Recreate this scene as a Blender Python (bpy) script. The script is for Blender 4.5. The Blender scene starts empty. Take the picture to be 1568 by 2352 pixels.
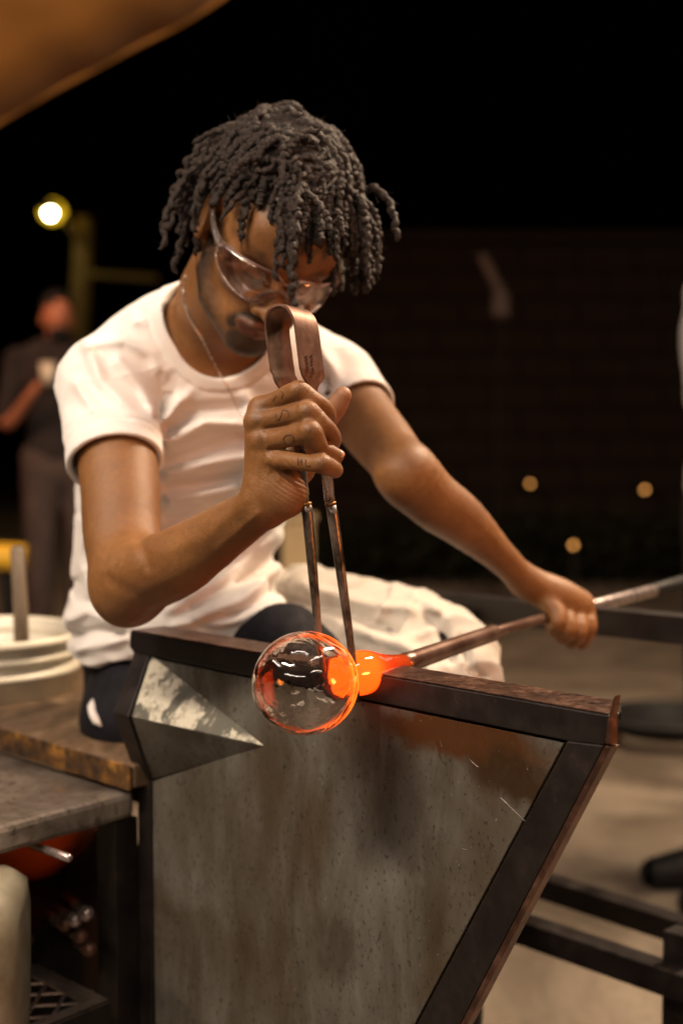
import bpy, bmesh, math, random
import numpy as np
from mathutils import Vector, Matrix
from mathutils.bvhtree import BVHTree
random.seed(7); rng = np.random.RandomState(7)
S = bpy.context.scene; COL = S.collection

# ------------------------------------------------------------------ camera
F, CX, CY, H = 3267., 784., 1176., 1.05          # focal length in picture units of 1568 x 2352
PITCH = math.radians(3.35)
cam = bpy.data.cameras.new('camera'); co = bpy.data.objects.new('camera', cam); COL.objects.link(co)
co.location = (0, 0, H); co.rotation_euler = (math.pi/2-PITCH, 0, 0)
cam.sensor_fit = 'VERTICAL'; cam.sensor_height = 36; cam.lens = 36*F/2352; cam.clip_end = 400; cam.clip_start = .05
cam.dof.use_dof = True; cam.dof.focus_distance = 1.35; cam.dof.aperture_fstop = 3.0; cam.dof.aperture_blades = 0
S.camera = co
C3 = np.array([[1, 0, 0], [0, math.cos(PITCH), math.sin(PITCH)], [0, -math.sin(PITCH), math.cos(PITCH)]])
def W(p):            # (right, depth, up) seen from the camera -> world
    p = np.asarray(p, float); return p@C3.T+np.array([0, 0, H])
def Cm(u, v, d): return np.array([(u-CX)/F*d, d, (CY-v)/F*d])
def P(u, v, d): return Vector(W(Cm(u, v, d)))
def ray(u, v): return Vector(C3@Cm(u, v, 1.))
O = Vector((0, 0, H))
def G(u, v, z):      # the point of height z
    r = ray(u, v); return O+r*((z-H)/r.z)
# ------------------------------------------------------------------ world and exposure
w = bpy.data.worlds.new("World"); S.world = w; w.use_nodes = True
nt = w.node_tree; bg = nt.nodes['Background']; sky = nt.nodes.new('ShaderNodeTexSky')
sky.sky_type = 'NISHITA'; sky.sun_disc = False; sky.sun_elevation = math.radians(-9); sky.sun_rotation = math.radians(150)
nt.links.new(sky.outputs[0], bg.inputs[0]); bg.inputs[1].default_value = .012
S.view_settings.view_transform = 'Standard'; S.view_settings.look = 'None'; S.view_settings.exposure = 0; S.view_settings.gamma = 1
S.render.engine = 'CYCLES'
S.cycles.use_denoising = True; S.cycles.sample_clamp_indirect = 4; S.cycles.max_bounces = 12
S.cycles.transparent_max_bounces = 12; S.cycles.transmission_bounces = 10; S.cycles.blur_glossy = .5
try: S.cycles.denoiser = 'OPENIMAGEDENOISE'
except Exception: pass
LAMPS = [  # position, aim, size x, size y, watts, colour: assumed tube lamp fittings, out of view, hung under the workshop canopy, and one added for the bystander
 ((-1.25, .30, 2.70), (-.10, 1.65, .95), 1.25, .09, 80, (1, .79, .60), 'left above the side table'),
 ((-.35, -1.60, 2.30), (.0, 1.5, .75), 1.25, .09, 13, (1, .79, .62), 'low behind the viewer'),
 ((1.6, 2.7, 2.9), (1.1, 3.0, 0), 1.25, .09, 210, (1, .74, .50), 'over the open floor at the right'),
 ((1.5, -.60, 2.5), (.2, 1.5, .6), 1.25, .09, 9, (1, .78, .66), 'right of and behind the viewer'),
 ((-1.7, -1.3, 2.6), (-.2, 1.6, .6), 1.25, .09, 15, (1, .80, .66), 'far left behind the viewer'),
 ((-2.3, 5.2, 3.2), (-1.6, 7, 1.2), 1.25, .09, 75, (1, .50, .28), 'as added light in front of the bearded bystander'),  # added lamp without a known fitting, warms the bystander
 ((-.25, 1.15, 2.95), (-.1, 1.6, 1), 1.25, .09, 10, (1, .80, .70), 'straight above the glass bench'),
 ((.95, .75, 2.8), (.1, 1.5, .8), 1.25, .09, 9, (1, .80, .70), 'above the near end of the bench'),
 ((-1.9, 1.2, 2.4), (-.2, 1.6, .8), 1.25, .09, 9, (1, .80, .70), 'at the far left beyond the bucket'),
]
# ------------------------------------------------------------------ object helpers
def link(o, parent=None):
    COL.objects.link(o)
    if parent is not None: o.parent = parent
    return o
def tag(o, label=None, cat=None, group=None, kind=None):
    if label: o['label'] = label
    if cat: o['category'] = cat
    if group: o['group'] = group
    if kind: o['kind'] = kind
    return o
def thing(name, label, cat, loc=(0, 0, 0), group=None, rz=0):
    o = bpy.data.objects.new(name, None); o.location = loc; o.rotation_euler.z = rz; o.empty_display_size = .05
    return tag(link(o), label, cat, group)
def mesh(name, verts, faces, m=None, parent=None, smooth=False, bevel=0):
    me = bpy.data.meshes.new(name)
    if isinstance(faces, np.ndarray):
        n = len(faces); q = faces.shape[1]
        me.vertices.add(len(verts)); me.vertices.foreach_set('co', np.asarray(verts, np.float32).ravel())
        me.loops.add(n*q); me.loops.foreach_set('vertex_index', faces.ravel().astype(np.int32))
        me.polygons.add(n); me.polygons.foreach_set('loop_start', np.arange(0, n*q, q, dtype=np.int32))
        me.polygons.foreach_set('loop_total', np.full(n, q, np.int32)); me.update(calc_edges=True); me.validate()
    else: me.from_pydata([tuple(x) for x in verts], [], faces)
    if smooth: me.polygons.foreach_set('use_smooth', np.ones(len(me.polygons), bool))
    if m: me.materials.append(m)
    o = bpy.data.objects.new(name, me)
    root = parent
    while root is not None and root.parent is not None: root = root.parent
    if root is not None and root.type == 'EMPTY':
        mw = Matrix.LocRotScale(root.location, root.rotation_euler, None); me.transform(mw.inverted())
    link(o, parent)
    if bevel:
        b = o.modifiers.new('b', 'BEVEL'); b.width = bevel; b.segments = 2; b.limit_method = 'ANGLE'
    return o
class MB:
    def __init__(s): s.v = []; s.f = []
    def add(s, v, f):
        n = len(s.v); s.v += [tuple(x) for x in v]; s.f += [tuple(i+n for i in q) for q in f]; return s
    def prism(s, pts, ext):        # polygon pushed along ext
        n = len(pts); e = Vector(ext); a = [Vector(p) for p in pts]
        nrm = sum(((a[i]-a[0]).cross(a[(i+1) % n]-a[0]) for i in range(n)), Vector())
        if nrm.dot(e) > 0: a = a[::-1]
        return s.add(a+[p+e for p in a], [tuple(range(n)), tuple(range(2*n-1, n-1, -1))]+[(i, i+n, (i+1) % n+n, (i+1) % n) for i in range(n)])
    def box(s, c, x, y, z):        # centre and three half vectors
        c, x, y, z = map(Vector, (c, x, y, z)); return s.prism([c-x-y-z, c+x-y-z, c+x+y-z, c-x+y-z], z*2)
    def bar(s, a, b, wd, ht, side):   # bar from a to b; side = horizontal width direction
        a, b, side = Vector(a), Vector(b), Vector(side).normalized(); up = (b-a).cross(side).normalized()
        return s.prism([a-side*wd/2-up*ht/2, a+side*wd/2-up*ht/2, a+side*wd/2+up*ht/2, a-side*wd/2+up*ht/2], b-a)
    def tube(s, pts, rad, n=10, cap=True, flat=None):
        pts = [Vector(p) for p in pts]; m = len(pts); rad = rad if hasattr(rad, '__len__') else [rad]*m
        T = (pts[1]-pts[0]).normalized(); A = Vector((0, 0, 1)) if abs(T.z) < .9 else Vector((1, 0, 0))
        if flat is not None: A = Vector(flat[0])
        X = (A-T*A.dot(T)).normalized(); v = []; f = []
        for i, p in enumerate(pts):
            T = (pts[min(i+1, m-1)]-pts[max(i-1, 0)]).normalized(); X = (X-T*X.dot(T)).normalized(); Y = T.cross(X)
            k = flat[1] if flat is not None else 1
            for j in range(n):
                t = 2*math.pi*j/n; v.append(p+(X*math.cos(t)*k+Y*math.sin(t))*rad[i])
        for i in range(m-1):
            for j in range(n): f.append((i*n+j, i*n+(j+1) % n, (i+1)*n+(j+1) % n, (i+1)*n+j))
        if cap: f += [tuple(range(n))[::-1], tuple(range((m-1)*n, m*n))]
        return s.add(v, f)
    def lathe(s, base, axis, prof, n=32, cap=True):
        A = Vector(axis).normalized(); B = Vector((0, 0, 1)) if abs(A.z) < .9 else Vector((1, 0, 0))
        X = (B-A*A.dot(B)).normalized(); Y = A.cross(X); v = []; f = []; m = len(prof)
        for t, r in prof:
            for j in range(n):
                q = 2*math.pi*j/n; v.append(Vector(base)+A*t+(X*math.cos(q)+Y*math.sin(q))*max(r, 1e-5))
        for i in range(m-1):
            for j in range(n): f.append((i*n+j, i*n+(j+1) % n, (i+1)*n+(j+1) % n, (i+1)*n+j))
        if cap: f += [tuple(range(n))[::-1], tuple(range((m-1)*n, m*n))]
        return s.add(v, f)
    def build(s, name, m, parent=None, smooth=False, bevel=0):
        return mesh(name, s.v, s.f, m, parent, smooth, bevel)
def catmull(pts, n):
    p = np.asarray(pts, float); p = np.vstack([2*p[0]-p[1], p, 2*p[-1]-p[-2]]); out = []
    for i in range(1, len(p)-2):
        for t in np.linspace(0, 1, n, endpoint=False):
            a, b, c, d = p[i-1:i+3]; out.append(.5*((2*b)+(c-a)*t+(2*a-5*b+4*c-d)*t*t+(3*b-a-3*c+d)*t**3))
    out.append(p[-2]); return np.array(out)
# ------------------------------------------------------------------ materials
MATS = {}
class N:
    def __init__(s, name):
        s.m = bpy.data.materials.new(name); s.m.use_nodes = True; s.t = s.m.node_tree; s.b = s.t.nodes['Principled BSDF']
        s.out = s.t.nodes['Material Output']; s.tc = s.t.nodes.new('ShaderNodeTexCoord')
    def n(s, typ, **k):
        x = s.t.nodes.new('ShaderNode'+typ)
        for a, b in k.items(): setattr(x, a, b)
        return x
    def l(s, a, b): s.t.links.new(a, b)
    def noise(s, scale, detail=6, rough=.6, stretch=(1, 1, 1), dist=0, rot=(0, 0, 0)):
        mp = s.n('Mapping'); mp.inputs['Scale'].default_value = stretch; mp.inputs['Rotation'].default_value = rot
        s.l(s.tc.outputs['Object'], mp.inputs[0])
        x = s.n('TexNoise'); x.inputs['Scale'].default_value = scale; x.inputs['Detail'].default_value = detail
        x.inputs['Roughness'].default_value = rough; x.inputs['Distortion'].default_value = dist; s.l(mp.outputs[0], x.inputs['Vector']); return x.outputs[0]
    def ramp(s, fac, stops):
        r = s.n('ValToRGB'); e = r.color_ramp.elements
        while len(e) < len(stops): e.new(.5)
        for q, (p, c) in zip(e, stops): q.position = p; q.color = (*c, 1) if len(c) == 3 else c
        s.l(fac, r.inputs[0]); return r.outputs[0]
    def mix(s, fac, a, b, mode='MIX'):
        x = s.n('MixRGB', blend_type=mode)
        for i, q in enumerate((fac, a, b)):
            if hasattr(q, 'links'): s.l(q, x.inputs[i])
            else: x.inputs[i].default_value = q if i == 0 else (*q, 1)
        return x.outputs[0]
    def bump(s, h, strength=.3, dist=.002):
        b = s.n('Bump'); b.inputs['Strength'].default_value = strength; b.inputs['Distance'].default_value = dist
        s.l(h, b.inputs['Height']); s.l(b.outputs[0], s.b.inputs['Normal']); return b
    def set(s, **k):
        for a, v in k.items():
            i = s.b.inputs[a.replace('_', ' ')]
            if hasattr(v, 'links'): s.l(v, i)
            else: i.default_value = (*v, 1) if isinstance(v, tuple) and len(v) == 3 and i.type == 'RGBA' else v
        return s
g1 = lambda x: (x, x, x)
def simple(name, col, rough=.6, metal=0, var=.35, scale=9, bump=.15, stretch=(1, 1, 1), bd=.001):
    k = N(name); k.set(Specular_IOR_Level=.5 if max(col) > .08 else .18); f = k.noise(scale, stretch=stretch)
    k.set(Base_Color=k.ramp(f, [(.25, tuple(c*(1-var) for c in col)), (.75, tuple(min(1, c*(1+var)) for c in col))]), Metallic=metal)
    k.set(Roughness=k.ramp(k.noise(scale*3), [(.3, g1(max(.02, rough-.12))), (.7, g1(min(1, rough+.12)))]))
    if bump: k.bump(k.noise(scale*6, 8), bump, bd)
    return k.m
def emis(name, col, st):
    k = N(name); k.set(Base_Color=(0, 0, 0), Emission_Color=col, Emission_Strength=st, Roughness=.4); return k.m

k = N('black_painted_steel'); f = k.noise(26, 9, .7); f2 = k.noise(150, 4, .6)
c = k.ramp(f, [(.36, (.007, .005, .005)), (.60, (.012, .009, .008)), (.80, (.035, .019, .012))])
k.set(Base_Color=k.mix(k.ramp(f2, [(.68, g1(0)), (.76, g1(.45))]), c, (.12, .075, .05)), Specular_IOR_Level=.35, Roughness=k.ramp(f, [(.3, g1(.3)), (.7, g1(.55))])); k.bump(f2, .35, .0006)
M_BLACK = k.m
k = N('rubbed_rusty_steel'); f = k.noise(30, 9, .7, (1, 1, 1)); f2 = k.noise(120, 5)
c = k.ramp(f, [(.3, (.022, .011, .008)), (.5, (.070, .034, .022)), (.75, (.22, .12, .08))])
k.set(Base_Color=c, Metallic=.55, Roughness=k.ramp(f2, [(.3, g1(.28)), (.7, g1(.5))])); k.bump(f2, .3, .0005); M_RUB = k.m
# heat stained stainless panel
k = N('stained_steel_sheet')
st = k.noise(15, 8, .66, (1, 1, .30), .6); bl = k.noise(5.5, 6, .6, (1, 1, .55), .6); sp = k.noise(210, 4, .6, (1, 1, .7)); sp2 = k.noise(330, 2, .5)
base = k.ramp(st, [(.34, (.056, .048, .036)), (.50, (.105, .099, .084)), (.68, (.155, .150, .134))])
c = k.mix(k.ramp(bl, [(.36, g1(.85)), (.58, g1(0))]), base, (.048, .030, .013))
c = k.mix(k.ramp(sp, [(.34, g1(.7)), (.41, g1(0))]), c, (.016, .012, .008))
def blob(u, v, d, ru, rv, col, amt, c):
    mp = k.n('Mapping'); wn = k.noise(20, 5, .6); ad = k.n('VectorMath', operation='MULTIPLY_ADD'); k.l(wn, ad.inputs[0]); ad.inputs[1].default_value = (.07, .07, .07); k.l(k.tc.outputs['Object'], ad.inputs[2])
    ce = P(u, v, d); o_ = G(300, 1450, H-.2446); ce = Vector((ce.x-o_.x, ce.y-o_.y, ce.z)); sx, sz = ru/F*d, rv/F*d; mp.inputs['Location'].default_value = (-(ce.x+.035)/sx, -(ce.y+.035)/sx, -(ce.z+.035)/sz); mp.inputs['Scale'].default_value = (1/sx, 1/sx, 1/sz); k.l(ad.outputs[0], mp.inputs[0])
    ln = k.n('VectorMath', operation='LENGTH'); k.l(mp.outputs[0], ln.inputs[0]); return k.mix(k.ramp(ln.outputs['Value'], [(.55, g1(amt)), (1.05, g1(0))]), c, col)
c = blob(1050, 1690, 1.35, 330, 70, (.060, .022, .005), 1, c); c = blob(920, 1840, 1.41, 95, 170, (.030, .021, .012), .5, c); c = blob(1170, 1780, 1.30, 160, 70, (.030, .014, .004), .95, c)
c = blob(760, 2180, 1.48, 90, 110, (.034, .022, .011), .6, c); c = blob(1000, 2050, 1.38, 60, 190, (.035, .022, .010), .6, c); c = blob(420, 1640, 1.7, 90, 160, (.05, .04, .025), .6, c); c = blob(620, 1800, 1.55, 60, 200, (.05, .035, .018), .5, c)
c = k.mix(k.ramp(sp2, [(.735, g1(0)), (.77, g1(.6))]), c, (.4, .37, .31))
k.set(Base_Color=c, Metallic=.15, Specular_IOR_Level=.35, Roughness=k.ramp(sp, [(.3, g1(.6)), (.7, g1(.42))])); k.bump(sp, .2, .0006); M_PANEL = k.m
k = N('sooty_lit_sheet'); a = k.noise(34, 6, .6, (1, 1, .45), .5); b_ = k.noise(90, 6, .7)  # soot over a paler sheet; the pale tone stands for light from above
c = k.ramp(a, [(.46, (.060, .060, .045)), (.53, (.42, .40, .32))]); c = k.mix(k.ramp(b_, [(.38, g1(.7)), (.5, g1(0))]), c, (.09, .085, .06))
k.set(Base_Color=c, Metallic=.2, Roughness=.5); k.bump(b_, .2, .0006); M_SOOT_LIT = k.m
k = N('table_steel'); a = k.noise(9, 8, .65, (1, 1, 1), .8); b_ = k.noise(60, 6, .7)
c = k.ramp(a, [(.35, (.13, .105, .085)), (.55, (.30, .26, .22)), (.7, (.52, .46, .40))]); c = k.mix(k.ramp(b_, [(.34, g1(.8)), (.44, g1(0))]), c, (.04, .03, .02))
c = k.mix(k.ramp(k.noise(34, 5), [(.66, g1(0)), (.70, g1(.7))]), c, (.42, .26, .06))
k.set(Base_Color=c, Metallic=.7, Roughness=k.ramp(b_, [(.3, g1(.45)), (.7, g1(.3))])); k.bump(b_, .3, .0008); M_TABLE = k.m
k = N('worn_board'); a = k.noise(7, 8, .65, (3, 1, 1), 1.2); b_ = k.noise(70, 6, .7)
c = k.ramp(a, [(.3, (.040, .024, .013)), (.55, (.13, .082, .045)), (.75, (.24, .17, .11))]); k.set(Base_Color=c, Roughness=k.ramp(b_, [(.3, g1(.45)), (.7, g1(.7))])); k.bump(b_, .4, .001); M_BOARD = k.m
k = N('rust_yellow_edge'); a = k.noise(24, 8, .7)
k.set(Base_Color=k.ramp(a, [(.40, (.012, .007, .004)), (.54, (.08, .036, .007)), (.70, (.32, .15, .025))]), Roughness=.6); k.bump(a, .5, .001); M_RYEL = k.m
k = N('skin'); at = k.n('Attribute', attribute_name='tone')
a = k.noise(14, 6, .6); b_ = k.noise(160, 5, .7); cc = k.noise(420, 3, .6)
c = k.ramp(a, [(.3, (.140, .058, .016)), (.7, (.225, .102, .031))])
c = k.mix(k.ramp(b_, [(.4, g1(.34)), (.6, g1(0))]), c, (.095, .038, .014))
sep = k.n('SeparateColor'); k.l(at.outputs['Color'], sep.inputs[0])
c = k.mix(sep.outputs[0], c, (.010, .006, .004))           # beard, brows
c = k.mix(sep.outputs[1], c, (.095, .034, .024))            # lips
c = k.mix(sep.outputs[2], c, (.27, .13, .07))              # paler palm side
k.set(Base_Color=c, Roughness=k.ramp(b_, [(.3, g1(.44)), (.7, g1(.62))]), Subsurface_Weight=.12, Subsurface_Radius=(.9, .35, .18), Subsurface_Scale=.006, Specular_IOR_Level=.42)
vo = k.n('TexVoronoi', feature='DISTANCE_TO_EDGE'); vo.inputs['Scale'].default_value = 420; mpv = k.n('Mapping'); mpv.inputs['Scale'].default_value = (1, 1, .6); k.l(k.tc.outputs['Object'], mpv.inputs[0]); k.l(mpv.outputs[0], vo.inputs['Vector'])
k.bump(k.mix(.5, k.mix(.5, cc, b_), vo.outputs['Distance']), .7, .0012); M_SKIN = k.m
k = N('hair'); a = k.noise(260, 6, .75)
k.set(Base_Color=k.ramp(a, [(.38, (.004, .003, .0025)), (.66, (.044, .028, .020))]), Roughness=.5, Specular_IOR_Level=.28); k.bump(a, 1, .0032); M_HAIR = k.m
k = N('white_cotton'); a = k.noise(9, 5, .6); wv = k.noise(900, 3, .5)
k.set(Base_Color=k.ramp(a, [(.3, (.60, .575, .55)), (.7, (.70, .675, .65))]), Roughness=.9, Sheen_Weight=.2, Specular_IOR_Level=.2); k.bump(wv, .25, .0004); M_SHIRT = k.m
M_TOWEL = (lambda k: (k.set(Base_Color=k.ramp(k.noise(12, 6), [(.3, (.40, .36, .31)), (.7, (.58, .54, .48))]), Roughness=.95, Sheen_Weight=.3), k.bump(k.noise(330, 5, .7), .6, .002), k.m)[-1])(N('terry_cloth'))
M_PANTS = simple('dark_trouser_cloth', (.006, .006, .009), .8, 0, .3, 30, .3)
M_STEEL = simple('brushed_steel', (.42, .38, .34), .32, .9, .3, 40, .2)
k = N('heat_coloured_steel'); a = k.noise(45, 6, .65, (1, 1, .6)); b_ = k.noise(190, 5, .6)
k.set(Base_Color=k.ramp(a, [(.3, (.085, .036, .022)), (.55, (.16, .080, .052)), (.75, (.28, .18, .13))]), Metallic=.75, Roughness=k.ramp(b_, [(.3, g1(.40)), (.7, g1(.54))])); k.bump(b_, .15, .0004); M_JACK = k.m
k = N('scorched_blade_steel'); a = k.noise(60, 7, .7, (1, 1, .45))
k.set(Base_Color=k.ramp(a, [(.36, (.012, .009, .007)), (.46, (.10, .08, .065)), (.62, (.30, .24, .20))]), Metallic=.8, Roughness=.33); k.bump(a, .3, .0006); M_BLADE = k.m
k = N('blowpipe_steel'); a = k.noise(22, 7, .6, (1, 1, 1))
k.set(Base_Color=k.ramp(a, [(.3, (.10, .045, .030)), (.55, (.22, .14, .11)), (.75, (.42, .34, .30))]), Metallic=.8, Roughness=.35); M_PIPE = k.m
M_GRIP = simple('grip_steel', (.36, .31, .30), .3, .8, .2, 30)
k = N('concrete'); a = k.noise(1.7, 8, .65, (1, 1, 1), .8); b_ = k.noise(40, 6, .7)
c = k.ramp(a, [(.35, (.075, .058, .042)), (.5, (.17, .14, .105)), (.68, (.25, .205, .155))]); c = k.mix(k.ramp(b_, [(.4, g1(.35)), (.6, g1(0))]), c, (.09, .07, .05))
k.set(Base_Color=c, Roughness=k.ramp(a, [(.3, g1(.55)), (.7, g1(.8))])); k.bump(b_, .4, .003); M_FLOOR = k.m
M_BUCK = simple('dirty_white_plastic', (.58, .54, .44), .45, 0, .22, 12, .1)
k = N('jug_plastic'); a = k.noise(14, 8, .7); b_ = k.noise(48, 6, .75)
c = k.ramp(a, [(.35, (.12, .105, .065)), (.65, (.25, .23, .17))]); c = k.mix(k.ramp(b_, [(.28, g1(.8)), (.36, g1(0))]), c, (.08, .055, .02))
k.set(Base_Color=c, Roughness=.45, Subsurface_Weight=.2, Subsurface_Scale=.01); M_JUG = k.m
M_ORANGE = simple('orange_plastic', (.42, .10, .022), .45, 0, .2, 10, .05)
M_YEL = simple('yellow_paint', (.75, .46, .03), .5, 0, .15)
M_CANVAS = simple('tan_canvas', (.20, .080, .008), .95, 0, .15, 3, .1, bd=.01)
M_DARKWALL = simple('brown_block_wall', (.012, .007, .004), .9, 0, .5, 1.0, .3, bd=.01)
M_MORTAR = simple('mortar', (.009, .005, .003), .95)
M_WOOD = simple('weathered_post_wood', (.30, .22, .12), .8, 0, .3, 6, .3)
M_POLE = simple('pole_wood', (.20, .15, .06), .85, 0, .3, 5)
M_HEDGE = simple('hedge_leaf', (.008, .009, .002), .7, 0, .5, 4)
M_DKCLOTH = simple('black_shirt_cloth', (.022, .018, .018), .85)
M_GREY = simple('grey_trouser_cloth', (.060, .045, .042), .85)
M_SHOE = simple('black_rubber', (.012, .012, .012), .55)
M_RSKIN = simple('ruddy_skin', (.34, .13, .07), .5, 0, .15, 20)
M_INK = simple('tattoo_ink', (.075, .042, .024), .6, 0, .2, 60, 0)
M_NAIL = simple('finger_nail', (.42, .20, .14), .25, 0, .1, 60, 0)
M_CHAIN = simple('silver_chain', (.62, .55, .50), .3, .9, .2, 80, 0)
k = N('clear_safety_plastic'); tr = k.n('BsdfTransparent'); tr.inputs[0].default_value = (.93, .86, .85, 1); gl = k.n('BsdfGlossy'); gl.inputs['Roughness'].default_value = .06
gl.inputs[0].default_value = (1, .93, .92, 1)
lw = k.n('LayerWeight'); lw.inputs[0].default_value = .35; r = k.ramp(lw.outputs['Fresnel'], [(0, g1(.07)), (.8, g1(.75))]); mx = k.n('MixShader')
k.l(r, mx.inputs[0]); k.l(tr.outputs[0], mx.inputs[1]); k.l(gl.outputs[0], mx.inputs[2]); k.l(mx.outputs[0], k.out.inputs[0]); M_LENS = k.m
k = N('clear_frame_plastic'); k.set(Base_Color=(.92, .84, .82), Roughness=.12, Transmission_Weight=.95, IOR=1.3); M_FRAME = k.m

# ------------------------------------------------------------------ signed distance modelling
def spts(P_, n=6): return catmull(P_, n)
class Seg:
    def __init__(s, a, b, ra, rb): s.a, s.b, s.ra, s.rb = map(np.asarray, (a, b, ra, rb)); s.c = (s.a+s.b)/2; s.R = np.linalg.norm(s.b-s.a)/2+max(ra, rb)
    def d(s, p):
        pa = p-s.a; ba = s.b-s.a; h = np.clip(pa@ba/(ba@ba+1e-12), 0, 1)
        return np.sqrt(((pa-h[..., None]*ba)**2).sum(-1))-(s.ra+(s.rb-s.ra)*h)
class ESeg:
    def __init__(s, a, b, A, B, rv): s.a, s.b, s.A, s.B, s.rv = a, b, A, B, rv; s.c = (a+b)/2; s.R = np.linalg.norm(b-a)/2+max(A[0], A[1], B[0], B[1])
    def d(s, p):
        pa = p-s.a; ba = s.b-s.a; h = np.clip(pa@ba/(ba@ba), 0, 1); q = pa-h[..., None]*ba
        x = q@s.rv; l2 = (q**2).sum(-1); y2 = np.maximum(l2-x*x, 0); w0 = s.A[0]+(s.B[0]-s.A[0])*h; w1 = s.A[1]+(s.B[1]-s.A[1])*h
        kk = ((np.abs(x)/w0)**2.4+(np.sqrt(y2)/w1)**2.4)**(1/2.4)+1e-6; l = np.sqrt(l2); return l-l/kk-(kk < 1)*0
class Ell:
    def __init__(s, c, r, Rm=None): s.c = np.asarray(c, float); s.r = np.asarray(r, float); s.Rm = Rm; s.R = max(r)
    def d(s, p):
        q = p-s.c
        if s.Rm is not None: q = q@s.Rm
        k0 = np.sqrt(((q/s.r)**2).sum(-1)); k1 = np.sqrt(((q/s.r**2)**2).sum(-1)); return k0*(k0-1)/(k1+1e-9)
class Op:
    def __init__(s, segs, k=.01, mode='add', clip=None): s.segs = segs if isinstance(segs, list) else [segs]; s.k = k; s.mode = mode; s.clip = clip
def tube(pts, rad, k=.01, n=4, **kw):
    q = catmull([list(p)+[r] for p, r in zip(pts, rad)], n); return Op([Seg(q[i, :3], q[i+1, :3], q[i, 3], q[i+1, 3]) for i in range(len(q)-1)], k, **kw)
def loft(secs, rv, k=.02, n=4):
    q = catmull([list(c)+[a, b] for c, a, b in secs], n); return Op([ESeg(q[i, :3], q[i+1, :3], q[i, 3:], q[i+1, 3:], rv) for i in range(len(q)-1)], k)
def field(ops, pts, disp=None):       # pts (B, n, 3)
    B = len(pts); D = np.full(pts.shape[:2], .5, np.float32); bc = pts.mean(1); br = np.sqrt(((pts-bc[:, None])**2).sum(-1)).max()
    for o in ops:
        T = np.full(B, False); V = None
        for s_ in o.segs: T |= np.linalg.norm(bc-s_.c, axis=1) < s_.R+br+o.k+.02
        idx = np.nonzero(T)[0]
        if len(idx) == 0: continue
        V = np.full((len(idx), pts.shape[1]), .5, np.float32); sub = bc[idx]
        for s_ in o.segs:
            m = np.nonzero(np.linalg.norm(sub-s_.c, axis=1) < s_.R+br+o.k+.02)[0]
            if len(m): V[m] = np.minimum(V[m], s_.d(pts[idx[m]]))
        if o.clip is not None: V = np.maximum(V, o.clip(pts[idx]))
        A = D[idx]
        if o.mode == 'add': h = np.maximum(o.k-np.abs(A-V), 0)/o.k; D[idx] = np.minimum(A, V)-h*h*o.k*.25
        elif o.mode == 'sub': h = np.maximum(o.k-np.abs(A+V), 0)/o.k; D[idx] = np.maximum(A, -V)+h*h*o.k*.25
    if disp is not None:
        D = D-disp(pts, D)
    return D
def surface(ops, h, lo, hi, disp=None, nb=8):
    lo = np.asarray(lo, float); hi = np.asarray(hi, float); n = np.ceil((hi-lo)/(h*nb)).astype(int)
    I = np.stack(np.meshgrid(*[np.arange(x) for x in n], indexing='ij'), -1).reshape(-1, 3)
    ctr = lo+(I+.5)*h*nb; keep = []
    D0 = field(ops, ctr[:, None, :].reshape(-1, 1, 3), None)[:, 0] if len(ctr) else []
    # coarse cull groups blocks one by one; the field culls by bounding spheres
    I = I[np.abs(D0) < h*nb*1.6+.012]
    g = np.stack(np.meshgrid(*[np.arange(nb+1)]*3, indexing='ij'), -1).reshape(-1, 3)
    KEY = []; CO = []; VAL = []; off = np.array([[a, b, c] for a in (0, 1) for b in (0, 1) for c in (0, 1)])
    cg = np.stack(np.meshgrid(*[np.arange(nb)]*3, indexing='ij'), -1).reshape(-1, 3)
    for s0 in range(0, len(I), 400):
        Ib = I[s0:s0+400]; idx = Ib[:, None, :]*nb+g; p = lo+idx*h
        D = field(ops, p, disp).reshape(-1, nb+1, nb+1, nb+1)
        c8 = np.stack([D[:, a:a+nb, b:b+nb, c:c+nb] for a, b, c in off], -1).reshape(len(Ib), nb**3, 8)
        sg = c8 < 0; m = sg.any(-1) & ~sg.all(-1); bi, ci = np.nonzero(m)
        CO.append(Ib[bi]*nb+cg[ci]); VAL.append(c8[bi, ci])
    CO = np.concatenate(CO); VAL = np.concatenate(VAL).astype(float)
    dim = (n*nb+2).astype(np.int64); key = (CO[:, 0].astype(np.int64)*dim[1]+CO[:, 1])*dim[2]+CO[:, 2]
    o = np.argsort(key); key = key[o]; CO = CO[o]; VAL = VAL[o]
    acc = np.zeros((len(CO), 3)); cnt = np.zeros(len(CO))
    for a in range(8):
        for ax in range(3):
            if off[a][ax]: continue
            b = a | (4 >> ax); m = (VAL[:, a] < 0) != (VAL[:, b] < 0); t = np.where(m, VAL[:, a]/(VAL[:, a]-VAL[:, b]+1e-20), 0)
            pt = off[a]+t[:, None]*(off[b]-off[a]); acc += pt*m[:, None]; cnt += m
    V = lo+(CO+acc/cnt[:, None])*h
    Q = []
    def look(c):
        kk = (c[:, 0].astype(np.int64)*dim[1]+c[:, 1])*dim[2]+c[:, 2]; j = np.clip(np.searchsorted(key, kk), 0, len(key)-1); return np.where(key[j] == kk, j, -1)
    for ax in range(3):
        b = 4 >> ax; m = np.nonzero((VAL[:, 0] < 0) != (VAL[:, b] < 0))[0]; e1 = np.zeros(3, int); e2 = np.zeros(3, int); e1[(ax+1) % 3] = 1; e2[(ax+2) % 3] = 1
        c = CO[m]; q = np.stack([m, look(c-e1), look(c-e1-e2), look(c-e2)], 1); ok = (q >= 0).all(1); q = q[ok]
        fl = VAL[m[ok], 0] < 0; q[~fl] = q[~fl][:, ::-1]; Q.append(q)
    return V, np.concatenate(Q)
_d = rng.randn(24, 3); _ph = rng.rand(24)*6.28
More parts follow.
